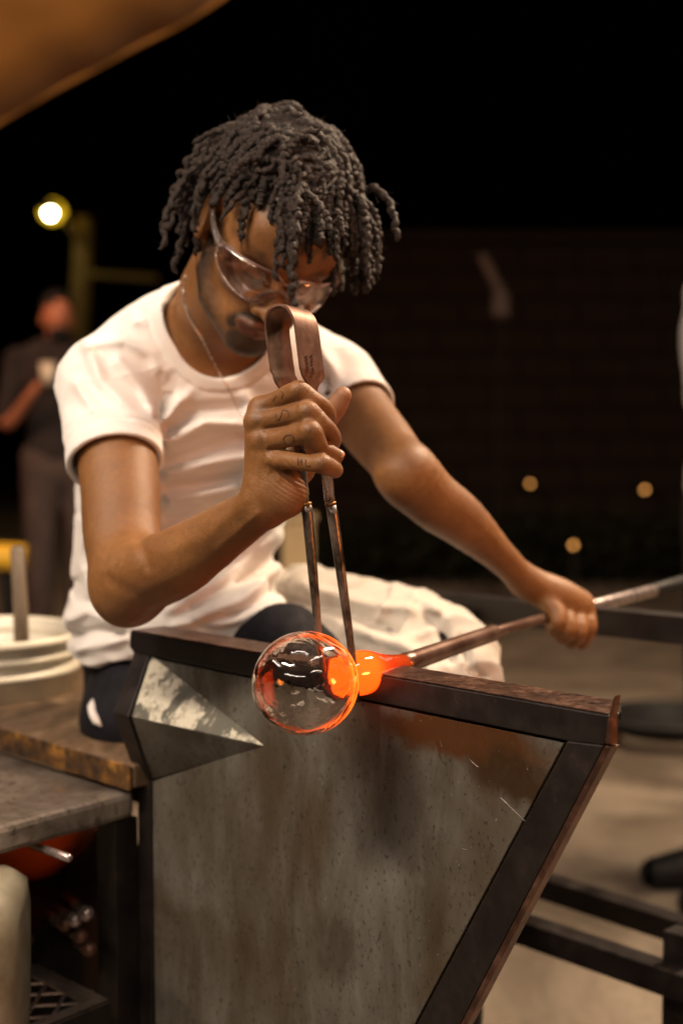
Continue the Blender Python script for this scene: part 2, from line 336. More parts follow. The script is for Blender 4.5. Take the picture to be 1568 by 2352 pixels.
def wob(p, f, n=8, o=0):
    s_ = 0
    for i in range(n):
        dd = _d[(i+o) % 24]; s_ = s_+np.sin((p@dd)*f*(1+.35*i/n)+_ph[(i+o) % 24]+1.3*np.sin((p@_d[(i+o+5) % 24])*f*.6))
    return s_/n
def uv(p): return CX+F*p[..., 0]/p[..., 1], CY-F*p[..., 2]/p[..., 1]
def segd(u, v, pl):
    best = 1e9
    for (a, b), (c, d) in zip(pl[:-1], pl[1:]):
        h = np.clip(((u-a)*(c-a)+(v-b)*(d-b))/((c-a)**2+(d-b)**2), 0, 1); best = np.minimum(best, np.hypot(u-a-h*(c-a), v-b-h*(d-b)))
    return best
Z = Vector((0, 0, 1))
# ================================================================== SETTING
fl = MB().prism([(-60, -10, 0), (60, -10, 0), (60, 120, 0), (-60, 120, 0)], (0, 0, -.1)).build('ground', M_FLOOR); tag(fl, kind='structure')
wl = thing('boundary_wall', 'dark brown block wall far behind the outstretched arm', 'wall', P(1250, 1200, 10.5))
m = MB()
y0 = 10.5; bw, bh = .42, .2
MB().box((4.6, y0+.09, 1.2), (5.6, 0, 0), (0, .06, 0), (0, 0, 1.2)).build('wall_core', M_MORTAR, wl)
blk = None
for j in range(12):
    for i in range(24):
        x = -.8+i*bw+(.21 if j % 2 else 0)
        if blk is None: blk = MB().box((0, 0, 0), (bw/2-.008, 0, 0), (0, .05, 0), (0, 0, bh/2-.008)).build('block', M_DARKWALL, wl); b = blk; base = blk.location.copy()
        else: b = blk.copy(); COL.objects.link(b)
        b.parent = wl
        b.location = Vector((x, y0+rng.uniform(-.006, .006), .1+j*bh))-wl.location
blk.data.transform(Matrix.Translation(wl.location))
MB().box((4.6, y0+.05, 2.45), (5.65, 0, 0), (0, .14, 0), (0, 0, .04)).build('coping', M_DARKWALL, wl, bevel=.01)
# hedge strip in front of the wall
hv = []; hf = []
for i in range(5200):
    c = Vector((rng.uniform(-.4, 2.6), rng.uniform(9.5, 10.0), 0)); c.z = abs(rng.normal(.22, .12)); a = Vector(rng.randn(3)).normalized()*.035; b = a.cross(Vector(rng.randn(3))).normalized()*.02
    n_ = len(hv); hv += [c-a, c+b, c+a, c-b]; hf.append((n_, n_+1, n_+2, n_+3))
tag(mesh('low_planting', hv, hf, M_HEDGE), 'strip of dim green planting at the foot of the brown wall', 'plants', kind='stuff')
# small wall lamps
ml = emis('warm_lamp_glow', (1, .42, .10), 3.6)
for i, (u, v, s_, lab) in enumerate([(1217, 1111, .9, 'small round wall lamp glowing amber straight above the fist'), (1480, 1125, 1.0, 'small round wall lamp glowing amber nearest the right edge'),
        (1316, 1252, 1.0, 'lowest of the small amber wall lamps, just above the fist'), (683, 1210, .8, 'small amber lamp seen between the shirt and the jacks')]):
    p = P(u, v, 9.0 if i in (2, 3) else 10.25); t = thing('wall_lamp', lab, 'lamp', p, 'small amber lamps in the dark background')
    MB().lathe(p, (0, -1, 0), [(-.02, .012), (0, .014*s_), (.012, .012*s_), (.018, .003)], 16).build('lamp_glass', ml, t, True)
    MB().lathe(p+Vector((0, .02, 0)), (0, -1, 0), [(-.12 if i < 2 else -.02, .02), (0, .022), (.008, .015)], 16).build('lamp_base', M_BLACK, t, True)
q_ = P(1316, 1252, 9.03); t = thing('lamp_stake', 'thin stake carrying the lowest amber lamp above the fist', 'stake', (q_.x, q_.y, 0)); MB().tube([(q_.x, q_.y, 0), (q_.x, q_.y, q_.z-.02)], .012).build('rod', M_BLACK, t)
t = thing('lamp_stake', 'thin stake carrying the amber lamp behind the shirt', 'stake', (P(683, 1210, 9.0).x, 9.03, 0)); z_ = P(683, 1210, 9).z
MB().tube([(t.location.x, 9.03, 0), (t.location.x, 9.03, z_-.03)], .012).build('rod', M_BLACK, t)
# street lamp and pole
LP = P(117, 487, 16)
t = thing('street_lamp', 'bright glowing street lamp on a yellow lit leaning pole', 'street lamp', P(170, 1199, 16.3))
a = P(158, 1215, 16.3); a.z = 0; b = P(196, 500, 16.3)
MB().tube([a, a.lerp(b, .5), b], [.15, .13, .11], 14).build('pole', M_POLE, t, True)
MB().tube([P(192, 560, 16.2), P(150, 505, 16.1), LP+Vector((0, .05, .1))], [.04, .035, .03], 8).build('arm', M_POLE, t, True)
MB().lathe(LP+Vector((0, 0, .12)), (0, 0, -1), [(0, .03), (.04, .1), (.10, .12)], 18).build('lamp_shade', M_STEEL, t, True)
MB().lathe(LP+Vector((0, 0, .05)), (0, 0, -1), [(0, .02), (.02, .05), (.06, .062), (.10, .045), (.12, .01)], 18).build('bulb', emis('street_glow', (1, .90, .52), 70), t, True)
MB().bar(P(200, 628, 16.2), P(365, 640, 15.6), .035, .06, (0, 1, 0)).build('cross_beam', M_POLE, t)
MB().lathe(LP+Vector((0, .10, .02)), (0, 0, -1), [(0-.13, .02), (-.08, .11), (.0, .15), (.08, .12), (.13, .03)], 18).build('lamp_halo', emis('yellow_halo', (1, .60, .02), 1.3), t, True)  # added glowing shell that draws the yellow glare halo round the lamp
pl = bpy.data.lights.new('street_light', 'POINT'); pl.energy = 5; pl.color = (1, .70, .12); pl.shadow_soft_size = .1
lo_ = bpy.data.objects.new('street_light', pl); COL.objects.link(lo_); lo_.location = LP+Vector((.15, -.75, -.1))
M_STRUT = simple('dull_strut', (.05, .035, .030), .9)
# leaning pale strut on the right
t = thing('strut', 'pale grey angled strut hanging in the dark at the upper right', 'strut', P(1150, 730, 7))
MB().tube([P(1108, 590, 7.2), P(1148, 668, 7), P(1152, 735, 7)], [.025, .03, .03], 8).build('rod', M_STRUT, t)
MB().lathe(P(1150, 700, 6.96), (0, 0, 1), [(-.06, .03), (-.05, .045), (.05, .045), (.06, .03)], 10).build('clamp', M_STRUT, t)
MB().tube([P(1152, 735, 7), P(1140, 900, 7), (P(1140, 900, 7).x, 7, 0)], [.004, .004, .004], 8).build('stand', M_MORTAR, t)
# canopy
cv = []; cf = []; nu, nv = 30, 16
c0, c1, c2, c3 = P(-420, 560, 4.4), P(-10, 285, 4.4), P(515, -10, 4.4), P(900, -320, 4.4)
ed = catmull([c0, c1, (np.array(c1)+np.array(c2))/2+np.array([.0, 0, -.0]), c2, c3], 8)
for i in range(len(ed)):
    for j in range(nv):
        t_ = j/(nv-1); e = Vector(ed[i])
        cv.append(e+Vector((-1.1*t_, -3.4*t_, 1.1*t_+.05*math.sin(math.pi*t_)+.004*math.sin(i*1.1+j*.6))))
for i in range(len(ed)-1):
    for j in range(nv-1): cf.append((i*nv+j, i*nv+j+1, (i+1)*nv+j+1, (i+1)*nv+j))
cn = thing('canopy', 'tan canvas canopy edge overhead in the upper left corner', 'canopy', c1)
o = mesh('canvas', cv, cf, M_CANVAS, cn, True); s_ = o.modifiers.new('s', 'SOLIDIFY'); s_.thickness = .004
MB().tube([Vector(e)+Vector((0, .002, 0)) for e in ed], .009, 8).build('hem', M_CANVAS, cn, True)
# assumed tube lamp fittings, unseen
me_ = emis('tube_glow', (1, .86, .72), 9)
for i, (loc, aim, sx, sy, wt, colr, lb) in enumerate(LAMPS):
    L = bpy.data.lights.new('assumed_tube_light', 'AREA'); L.shape = 'RECTANGLE'; L.size = sx; L.size_y = sy; L.energy = wt; L.color = colr
    lo_ = bpy.data.objects.new('assumed_tube_light', L); COL.objects.link(lo_); lo_.location = loc
    q = (Vector(aim)-Vector(loc)).to_track_quat('-Z', 'Y'); lo_.rotation_euler = q.to_euler()
    X, Y, Zz = (q@Vector(a) for a in ((1, 0, 0), (0, 1, 0), (0, 0, 1)))
    t = thing('assumed_tube_lamp', 'assumed twin tube lamp hung '+lb, 'lamp', loc, 'assumed twin tube lamps under the canopy')
    c = Vector(loc)+Zz*.07
    MB().box(c, X*sx/2*1.04, Y*.11, Zz*.02).build('housing', M_STEEL, t)
    for s_ in (-1, 1): MB().tube([c-Zz*.045+Y*.05*s_-X*sx*.48, c-Zz*.045+Y*.05*s_+X*sx*.48], .013, 10).build('tube', me_, t, True)
    MB().tube([c+X*.3, c+X*.3+Z*.5], .004, 6).build('hanger', M_STEEL, t); MB().tube([c-X*.3, c-X*.3+Z*.5], .004, 6).build('hanger', M_STEEL, t)

# assumed glory hole right of the bench, unseen, added for orange side light
fp = Vector((1.55, .80, .98)); fa = (Vector((-.05, 1.5, 1.05))-fp).normalized()
t = thing('assumed_furnace', 'assumed round glassblowing glory hole out of view, added for side light, with a glowing orange mouth facing the bench', 'assumed_furnace', (fp.x-fa.x*.35, fp.y-fa.y*.35, 0))
MB().lathe(fp, fa, [(-.75, .30), (-.75, .34), (0, .34), (0, .16), (-.30, .15)], 40).build('drum', M_STEEL, t, True)
MB().lathe(fp, fa, [(.001, .16), (.03, .17), (.03, .21), (.001, .22)], 40, cap=False).build('mouth_ring', M_RUB, t, True)
MB().lathe(fp, fa, [(-.28, .145), (-.27, .001)], 40, cap=False).build('glowing_chamber', emis('assumed_furnace_glow', (1, .25, .035), 9), t)
for s_ in (-.1, -.62):
    for s2 in (-.24, .24):
        q = fp+fa*s_+fa.cross(Z)*s2; MB().tube([(q.x, q.y, 0), (q.x, q.y, fp.z-.2)], .02, 8).build('leg', M_BLACK, t)
L = bpy.data.lights.new('assumed_furnace_light', 'AREA'); L.shape = 'DISK'; L.size = .28; L.energy = 10; L.color = (1, .27, .05)  # added orange side light, its source assumed out of view
lo_ = bpy.data.objects.new('assumed_furnace_light', L); COL.objects.link(lo_); lo_.location = fp+fa*.035; lo_.rotation_euler = fa.to_track_quat('-Z', 'Y').to_euler()

# ================================================================== BENCH
zr = H-.2446
A = G(300, 1450, zr); B = G(1396, 1643, zr); r_ = (B-A).normalized(); n_ = Vector((r_.y, -r_.x, 0)); n_ = n_ if n_.y < 0 else -n_
def PL(u, v, off=0):
    q = ray(u, v); c = A+n_*off; return O+q*((c-O).dot(n_)/q.dot(n_))
def plate(mb, uvs, off, th):
    mb.prism([PL(u, v, off) if not isinstance(u, Vector) else u for u, v in uvs], -n_*th); return mb
bench = thing('glass_bench', 'heavy black steel framed glassblowing bench with stained sheet side panel', 'workbench', (A.x, A.y, 0))
d_in0, d_in1 = PL(1302, 1702), PL(957, 2351); d_out0, d_out1 = PL(1386, 1712), PL(1056, 2351)
zf = .05; ext = lambda a, b: a+(b-a)*((zf-a.z)/(b.z-a.z))
din, dout = ext(d_in0, d_in1), ext(d_out0, d_out1)
MB().prism([A, B, PL(1386, 1712), PL(1302, 1702), PL(341, 1506), PL(298, 1484)], -n_*.018).build('top_rail', M_BLACK, bench, bevel=.0015)
Bk = G(1397, 1622, zr); Bk = A-n_*.052+r_*((Bk-A).dot(r_))
MB().prism([A-n_*.0181, B-n_*.0181, Bk, A-n_*.052], -Z*.006).build('top_flange', M_BLACK, bench)
MB().prism([A-n_*.0005+Z*.0005, B-n_*.0005+Z*.0005, Bk+Z*.0005, A-n_*.051+Z*.0005], Z*.0015).build('rail_wear_plate', M_RUB, bench, bevel=.0005)
MB().prism([d_in0+n_*.0, d_out0, dout, din], -n_*.018).build('slanted_post', M_BLACK, bench, bevel=.0015)
# outer flat strip on the slanted post, bent upright at the top
g = r_*.0005
top = PL(1394, 1640)+r_*.002; a0 = d_out0+g; a1 = dout+g; dirn = (a1-a0).normalized(); th = r_*.006
ft = PL(1394, 1608)+r_*.004
MB().prism([a0, a0+r_*.007+Z*.0, a1+r_*.007, a1], -n_*.0125).build('edge_strip', M_RUB, bench, bevel=.001)
MB().prism([a0+Z*.0015, PL(1391, 1655)+r_*.001, ft+r_*.001, ft+r_*.0035+Z*.005, PL(1391, 1650)+r_*.0045, a0+r_*.007+Z*.0015], -n_*.0095).build('upright_lug', M_RUB, bench, bevel=.001)
# bent left side
MT, MM, MBt = PL(341, 1506), PL(294, 1646, .05), PL(345, 1793)
wdt = -r_*.030
for nm, a, b in (('bent_post', MT, MM), ('bent_post', MM, MBt)):
    MB().prism([a, a+wdt, b+wdt, b], -n_*.045).build(nm, M_BLACK, bench, bevel=.001)
MB().prism([A, PL(298, 1484), MT, MT+wdt, A-r_*.0], -n_*.04).build('corner_gusset', M_BLACK, bench)
pb = Vector((MBt.x, MBt.y, zf))
MB().prism([MBt, MBt+wdt*.85, pb+wdt*.85, pb], -n_*.045).build('post', M_BLACK, bench, bevel=.001)
MB().bar(pb-Z*.0+wdt*.4-n_*.02, din.lerp(dout, .5)-n_*.02, .04, .04, Z).build('foot_rail', M_BLACK, bench)
for q in (pb+wdt*.4-n_*.02, din.lerp(dout, .5)-n_*.02): MB().tube([(q.x, q.y, 0), (q.x, q.y, .04)], .03, 14).build('foot_pad', M_SHOE, bench)
o = -.004; AP = PL(605, 1712, o)
i0 = PL(1294, 1706, o); dd = (din-d_in0); pbb = Vector((pb.x, pb.y, zf+.03))-n_*.004; ibt = i0+dd*.985
pn = [PL(349, 1512, o), i0, ibt, pbb+r_*.004, PL(349, 1795, o), AP]
MB().prism(pn, -n_*.0025).build('side_panel', M_PANEL, bench, bevel=.0006)
MB().prism([PL(335, 1500, -.009), PL(1306, 1696, -.009), PL(1306, 1696, -.009)+dd*.985, pbb-n_*.005-r_*.01, PL(335, 1795, -.009), PL(560, 1712, -.009)], -n_*.002).build('gap_shade_sheet', M_BLACK, bench)  # black sheet added behind the panel to keep its edge gap dark
MB().prism([PL(349, 1514, o)+Z*.004, MM+r_*.003-n_*.004, AP], -n_*.002-Z*.001).build('raised_facet', M_SOOT_LIT, bench)['label'] = 'sooty upper facet of the pointed fold, lit tone painted in'
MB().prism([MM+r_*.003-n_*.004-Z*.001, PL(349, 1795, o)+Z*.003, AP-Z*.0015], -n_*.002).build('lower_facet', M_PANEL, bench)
for (u, v, u2, v2) in ((1075, 1742, 1098, 1762), (1150, 1832, 1205, 1886), (1148, 1831, 1168, 1850), (1060, 1948, 1072, 1952), (1046, 1975, 1056, 1990), (640, 2010, 652, 2120), (820, 2100, 828, 2190), (1010, 1700, 1016, 1722)):
    MB().tube([PL(u, v, o+.0002), PL((u+u2)/2, (v+v2)/2+1, o+.0002), PL(u2, v2, o+.0002)], [.0001, .00025, .0001], 5).build('scratch', M_GRIP, bench)
# far side of the bench
zf2 = H-.2446; Fa, Fb = G(610, 1322, zf2), G(1640, 1420, zf2); fr = (Fb-Fa).normalized()
MB().bar(Fa-Z*.018, Fb-Z*.018, .04, .036, -n_).build('far_top_rail', M_BLACK, bench)
q = G(1066, 1372, zf2); MB().tube([q-Z*.02, (q.x, q.y, 0)], .022, 4).build('far_post', M_BLACK, bench)
La, Lb = G(1190, 2015, H-.75), G(1640, 2160, H-.75); MB().bar(La, Lb, .035, .035, -n_).build('far_base_rail', M_BLACK, bench)
La, Lb = G(1090, 2095, H-.72), G(1640, 2285, H-.72); MB().bar(La, Lb, .035, .035, -n_).build('base_rail', M_BLACK, bench)
q = G(1562, 2240, H-.72); MB().tube([q+Z*.06, (q.x, q.y, 0)], .024, 4).build('base_post', M_BLACK, bench)
# seat board
zb = H-.40; Q = G(284, 1752, zb)
MB().prism([Q-r_*1.0, Q+r_*.02, Q+r_*.02-n_*.74, Q-r_*1.0-n_*.74], -Z*.028).build('seat_board', M_BOARD, bench, bevel=.003)
MB().prism([Q-r_*1.0+n_*.002, Q+r_*.02+n_*.002, Q+r_*.02+n_*.006, Q-r_*1.0+n_*.006], -Z*.030).build('board_edge', M_RYEL, bench, bevel=.001)
# steel side table
zt = H-.436; K1 = G(310, 1817, zt); K2 = G(-60, 1917, zt); e_ = (K2-K1).normalized()
tb = thing('side_table', 'scratched steel topped side table beside the bench post', 'table', (K1.x-.2, K1.y-.1, 0))
MB().prism([K1, K1+e_*.55, K1+e_*.55-r_*.75, K1-r_*.75], -Z*.032).build('table_top', M_TABLE, tb, bevel=.007)
for a, lab in ((K1+e_*.012-r_*.022, 0), (K1+e_*.50-r_*.04, 0), (K1+e_*.50-r_*.70, 0), (K1-r_*.70, 0)):
    MB().box((a.x, a.y, (zt-.033)/2), e_*.018, r_*.020, Z*((zt-.033)/2)).build('leg', M_BLACK, tb, bevel=.001)
MB().tube([P(72, 1940, 1.68), P(158, 1971, 1.52)], .0046, 14).build('peg', M_GRIP, tb, True)
zs = H-.668; Kc = G(254, 2297, zs)
MB().prism([Kc, Kc+e_*.5, Kc+e_*.5-r_*.022, Kc-r_*.022-e_*.0], -Z*.003).build('shelf_lip', M_TABLE, tb, bevel=.0006)
MB().prism([Kc-r_*.0, Kc+e_*.5, Kc+e_*.5-r_*.003, Kc-r_*.003], -Z*.025).build('shelf_apron', M_BLACK, tb)
MB().prism([Kc-r_*.022, Kc-r_*.5, Kc-r_*.5+e_*.026, Kc-r_*.022+e_*.026], -Z*.003).build('shelf_lip', M_TABLE, tb)
mm = MB(); cu, cw = .050, .021
for i in range(12):
    for j in range(24):
        c = Kc-r_*(.024+cw*j)+e_*(.02+cu*i+(cu/2 if j % 2 else 0))-Z*.004
        for s_ in (-1, 1): mm.bar(c, c-r_*cw+e_*cu/2*s_, .0026, .0036, Z)
mm.build('expanded_metal_mesh', M_GRIP, tb)
# things under and on the table
c = P(-112, 2150, 1.52)
jg = thing('plastic_jug', 'cloudy white plastic jug cut off by the left edge on the mesh shelf', 'jug', (c.x, c.y, zs))
prof = [(0, .064), (.004, .074), (.05, .076), (.16, .077), (.19, .074), (.205, .060), (.213, .034), (.218, .022), (.232, .022)]
mb = MB(); ring = 28; vs = []; m_ = len(prof)
for h_, rr in prof:
    for k_ in range(ring):
        a = 2*math.pi*k_/ring; ca, sa = math.cos(a), math.sin(a); sq = (abs(ca)**5+abs(sa)**5)**(-1/5) if rr > .04 else 1
        vs.append((c.x+ca*rr*sq, c.y+sa*rr*sq, zs+.002+h_*.9))
fs = [(i*ring+j, i*ring+(j+1) % ring, (i+1)*ring+(j+1) % ring, (i+1)*ring+j) for i in range(m_-1) for j in range(ring)]+[tuple(range(ring))[::-1], tuple(range((m_-1)*ring, m_*ring))]
mesh('jug_body', vs, fs, M_JUG, jg, True)
MB().lathe((c.x, c.y, zs+.211), Z, [(0, .024), (.002, .026), (.016, .026), (.018, .023)], 20).build('cap', M_ORANGE, jg, True)
c = P(60, 1940, 2.0)
ob = thing('orange_bowl', 'orange plastic bowl in the dark below the steel table', 'bowl', (c.x, c.y, P(60, 2003, 2.0).z))
zz = ob.location.z
MB().lathe((c.x, c.y, zz), Z, [(0, .04), (.004, .055), (.03, .085), (.07, .105), (.11, .115), (.112, .118), (.108, .11), (.07, .10), (.03, .08), (.01, .05)], 36).build('bowl_wall', M_ORANGE, ob, True)
MB().lathe((c.x, c.y, zz+.108), Z, [(0, .112), (0, .121), (.008, .121), (.008, .112)], 36, cap=False).build('rim', M_ORANGE, ob, True)
c1_ = P(118, 2130, 2.0); cr = thing('tool_crate', 'open dark crate of steel rods standing beneath the seat', 'crate', (c1_.x, c1_.y, 0)); zc = zz-.002
for s_, ax in ((1, 0), (-1, 0), (1, 1), (-1, 1)):
    d1 = (r_ if ax == 0 else n_); d2 = (n_ if ax == 0 else r_)
    MB().box(Vector((c1_.x, c1_.y, zc/2))+d1*.17*s_, d1*.006, d2*.17, Z*zc/2).build('side', M_SHOE, cr)
MB().box(Vector((c1_.x, c1_.y, zc-.006)), n_*.16, r_*.16, Z*.006).build('lid', M_SHOE, cr)
for i, (u, v, u2, v2) in enumerate([(198, 2098, 150, 2060), (172, 2112, 120, 2085), (150, 2122, 90, 2100), (185, 2150, 120, 2115), (60, 2158, 30, 2140), (205, 2180, 140, 2140)]):
    t = thing('steel_rod', ['short steel rod, highest and rightmost of those under the table', 'bright tipped rod second from the right under the table', 'third steel rod under the table with a dull end',
      'lower steel rod in front of the dark crate', 'steel rod end closest to the white jug', 'lowest steel rod, above the mesh shelf corner'][i], 'rod', P(u, v, 1.72), 'steel rods under the table')
    MB().tube([P(u, v, 1.72), P(u2, v2, 1.9)], .008, 12).build('shaft', M_BLADE, t, True); MB().tube([P(u, v, 1.712), P(u, v, 1.722)], .0095, 12).build('end_cap', M_GRIP if i < 2 else M_RUB, t, True)
# bucket
c = Vector((-.560, 2.16, 0)); br_ = .165; zr_ = H-.308
bk = thing('bucket', 'ribbed white plastic bucket with a stick in it on the board', 'bucket', (c.x, c.y, zb-.02))
pf = [(-.115, .138), (-.06, .150), (-.058, .158), (-.050, .158), (-.048, .151), (-.036, .152), (-.034, .160), (-.026, .160), (-.024, .154), (-.012, .156), (-.011, .167), (0, .168), (.002, .163), (-.004, .158), (-.10, .140), (-.113, .135)]
MB().lathe((c.x, c.y, zr_), Z, pf, 56).build('bucket_wall', M_BUCK, bk, True)
MB().lathe((c.x, c.y, zr_-.075), Z, [(0, .145), (.001, .0)], 40, cap=False).build('water', simple('grey_water', (.25, .24, .20), .1, 0, .2, 5), bk)
stt = thing('stirring_stick', 'upright worn stick standing in the white bucket', 'stick', P(52, 1520, 2.15))
MB().tube([P(52, 1530, 2.15), P(48, 1400, 2.15), P(40, 1262, 2.15), P(40, 1254, 2.15)], [.012, .0115, .0105, .007], 12).build('shaft', simple('worn_handle', (.14, .10, .065), .6, 0, .5, 20, stretch=(1, 1, .3)), stt, True)
yb = thing('yellow_barrier', 'yellow barrier tube far behind the bucket stick', 'barrier', (P(20, 1280, 6).x, 6, 0))
MB().tube([P(-200, 1270, 6), P(58, 1280, 6)], .055, 14).build('tube', M_YEL, yb, True)
MB().tube([P(20, 1280, 6.05), Vector((P(20, 1280, 6.05).x, 6.05, 0))], .03, 10).build('leg', M_SHOE, yb)
wp = thing('wooden_post', 'pale blurred wooden post between the shirt and the jacks', 'post', (P(684, 1290, 5).x, 5, 0))
q = P(684, 1195, 5); MB().box((q.x, 5, q.z/2), (.055, 0, 0), (0, .05, 0), (0, 0, q.z/2)).build('shaft', M_WOOD, wp, bevel=.005)
q0 = q; MB().box((q0.x, 5, q0.z+.012), (.065, 0, 0), (0, .06, 0), (0, 0, .01)).build('cap', M_WOOD, wp)
# hose coil
hc = G(1545, 1690, .02); t = thing('hose_coil', 'black rubber hose coiled on the concrete at the right edge', 'hose', hc)
pts = [hc+Vector((math.cos(a)*(.16+.004*a), math.sin(a)*(.14+.004*a), .015+.004*a*.6)) for a in np.linspace(0, 25, 130)]
MB().tube(pts, .016, 8).build('hose', M_SHOE, t, True)

# ================================================================== BLOWPIPE, HOT GLASS, JACKS
Bc = P(701, 1569, 1.355); Gc = P(840, 1543, 1.43); Hh = P(1292, 1409, 1.875); ax = (Gc-Bc).normalized()
pax = (Hh-Gc).normalized()
glp = thing('hot_glass', 'clear round glass bubble with glowing orange neck on the pipe end', 'glass', Bc)
k = N('clear_hot_glass'); k.set(Base_Color=(1, .95, .91), Roughness=.0, Transmission_Weight=1.0, IOR=1.46)
dt = k.n('VectorMath', operation='DOT_PRODUCT'); k.l(k.tc.outputs['Object'], dt.inputs[0]); dt.inputs[1].default_value = ax
r1 = k.ramp(dt.outputs['Value'], [(-.02, g1(0.0)), (.012, g1(.35)), (.045, g1(1))])
lw = k.n('LayerWeight'); lw.inputs[0].default_value = .5; r2 = k.ramp(lw.outputs['Facing'], [(.60, g1(.0)), (.93, g1(1))])  # rim glow put into emission by viewing angle, for refraction and thick glass
mu = k.n('Math', operation='MULTIPLY'); k.l(r1, mu.inputs[0]); k.l(r2, mu.inputs[1]); mu2 = k.n('Math', operation='MULTIPLY'); k.l(mu.outputs[0], mu2.inputs[0]); mu2.inputs[1].default_value = 6
k.set(Emission_Color=(1, .10, .006), Emission_Strength=mu2.outputs[0]); k.bump(k.noise(26, 2, .5, (1, 1, 1), 1.2), .13, .008); M_GLASS = k.m
R0 = .0515
def sphprof(R, t0, t1, n=26, sq=.96): return [(-R*math.cos(a)*1.03, R*sq*math.sin(a)) for a in np.linspace(t0, t1, n)]
outer = sphprof(R0, .001, 2.70, 34)+[(.052, .0178), (.0565, .0145)]
inner = [(t_, r__+(.00006*math.sin(t_*330))*min(1, r__/.02)) for t_, r__ in sphprof(R0-.0034, .001, 2.72, 90)]+[(.047, .012), (.0475, .0005)]
mb = MB(); mb.lathe(Bc, ax, outer, 72, cap=False); no = len(mb.f)
mb.lathe(Bc+ax*.0006, ax, inner, 72, cap=False); mb.f[no:] = [q[::-1] for q in mb.f[no:]]
o = mb.build('glass_bubble', M_GLASS, glp, True)
bm_ = bmesh.new(); bm_.from_mesh(o.data); vol = bm_.calc_volume(signed=True); bm_.free()
if vol < 0: o.data.flip_normals()
k = N('molten_glass'); dt = k.n('VectorMath', operation='DOT_PRODUCT'); k.l(k.tc.outputs['Object'], dt.inputs[0]); dt.inputs[1].default_value = ax
nz = k.noise(26, 4, .6)
cc_ = k.ramp(dt.outputs['Value'], [(.045, (1, .060, .0030)), (.085, (1, .064, .003)), (.106, (.62, .018, .0015)), (.124, (.14, .002, .0006)), (.156, (.008, .0004, .0003))])
k.set(Base_Color=(.35, .05, .01), Emission_Color=cc_, Emission_Strength=k.ramp(nz, [(.3, g1(.80)), (.7, g1(1.0))]), Roughness=.03, Coat_Weight=1.0, Coat_Roughness=.02)
mth = k.n('Math', operation='MULTIPLY'); k.l(k.b.inputs['Emission Strength'].links[0].from_socket, mth.inputs[0]); mth.inputs[1].default_value = 3.6; k.l(mth.outputs[0], k.b.inputs['Emission Strength']); M_MOLT = k.m
tg = catmull([(.0478, .0006, 0), (.0482, .0095, 0), (.052, .0125, 0), (.0568, .0142, 0), (.064, .0175, 0), (.078, .0218, 0), (.090, .0225, 0), (.103, .0205, 0), (.116, .0170, 0), (.130, .0142, 0), (.144, .0125, 0), (.158, .0116, 0)], 4)
MB().lathe(Bc, ax, [(a, b) for a, b, _ in tg], 48, cap=False).build('molten_neck', M_MOLT, glp, True)
gp = bpy.data.lights.new('glass_glow', 'POINT'); gp.energy = .0; 
bp = thing('blowpipe', 'long steel blowpipe resting across the bench rails', 'blowpipe', Gc)
ps = Bc+ax*.150; q1 = Gc.lerp(Hh, .60); q1 = P(1132, 1454, 1.70); q2 = P(1142, 1450, 1.71); q3 = Hh; q4 = P(1498, 1357, 2.10); q5 = P(1720, 1294, 2.38)
MB().tube([ps, ps.lerp(q1, .12), ps.lerp(q1, .5), q1, q1.lerp(q2, .5)], [.0116, .0108, .0104, .0100, .0085], 24).build('pipe_head', M_PIPE, bp, True)
MB().tube([q1, q2, q3], .0066, 20).build('shaft', M_PIPE, bp, True)
MB().tube([q3, q3.lerp(q4, .02), q4, q4.lerp(q5, .004)], [.006, .0092, .0092, .0088], 20).build('grip_sleeve', M_GRIP, bp, True)
MB().tube([q4, q4.lerp(q5, .02), q5], [.008, .0105, .0105], 20).build('rubber_grip', M_SHOE, bp, True)
# jacks
jk = thing('jacks', 'steel jacks held upright in the fist, blades closing on the glass neck', 'tongs', P(660, 700, 1.345))
wv = Vector(C3@np.array([.0212, .029, -.001])); wl_ = wv.length; wvn = wv.normalized()
pth = [(646, 908, 1.358, .30, .5), (640, 893, 1.357, .42, .5), (630, 878, 1.356, .82, .5), (624, 862, 1.355, .99, .5), (617, 815, 1.353, 1, .5), (611, 770, 1.352, 1, .5), (609, 745, 1.350, 1, .5), (611, 727, 1.348, 1, .5), (617, 713, 1.345, 1, .5), (627, 704, 1.342, 1, .5), (640, 700, 1.339, 1, .5), (652, 703, 1.336, 1, .5),
  (663, 712, 1.333, 1, .5), (671, 726, 1.330, 1, .5), (677, 750, 1.328, 1, .5), (682, 790, 1.327, 1, .5), (687, 830, 1.326, 1, .5), (690, 852, 1.326, .99, .5), (692, 866, 1.327, .80, .5), (699, 882, 1.329, .42, .5), (702, 903, 1.332, .30, .5)]
vs = []; fs = []; cen = []; npth = len(pth); pth = [tuple(q) for q in catmull(pth, 4)]
for i, (u, v, d, f_, _) in enumerate(pth):
    near = P(u, v, d)
    if f_ < .995:   # narrow part: keep the strip centred
        k_ = min(1, (1-f_)*1.0); near = P(u, v, d)
        full = P(*{True: (628, v, 1.356), False: (691, v, 1.327)}[i < 40]); near = full+wv*(1-f_)/2
    cen.append((near, near+wv*f_))
m_ = len(cen)
for i in range(m_):
    a, b = cen[i]; pa, pb_ = cen[max(0, i-1)], cen[min(m_-1, i+1)]
    T = ((pb_[0]+pb_[1])-(pa[0]+pa[1])).normalized(); nn = T.cross(wvn).normalized()*.0012
    vs += [a-nn, b-nn, b+nn, a+nn]
for i in range(m_-1):
    for j in range(4): fs.append((i*4+j, i*4+(j+1) % 4, (i+1)*4+(j+1) % 4, (i+1)*4+j))
fs += [(3, 2, 1, 0), tuple(range((m_-1)*4, m_*4))]
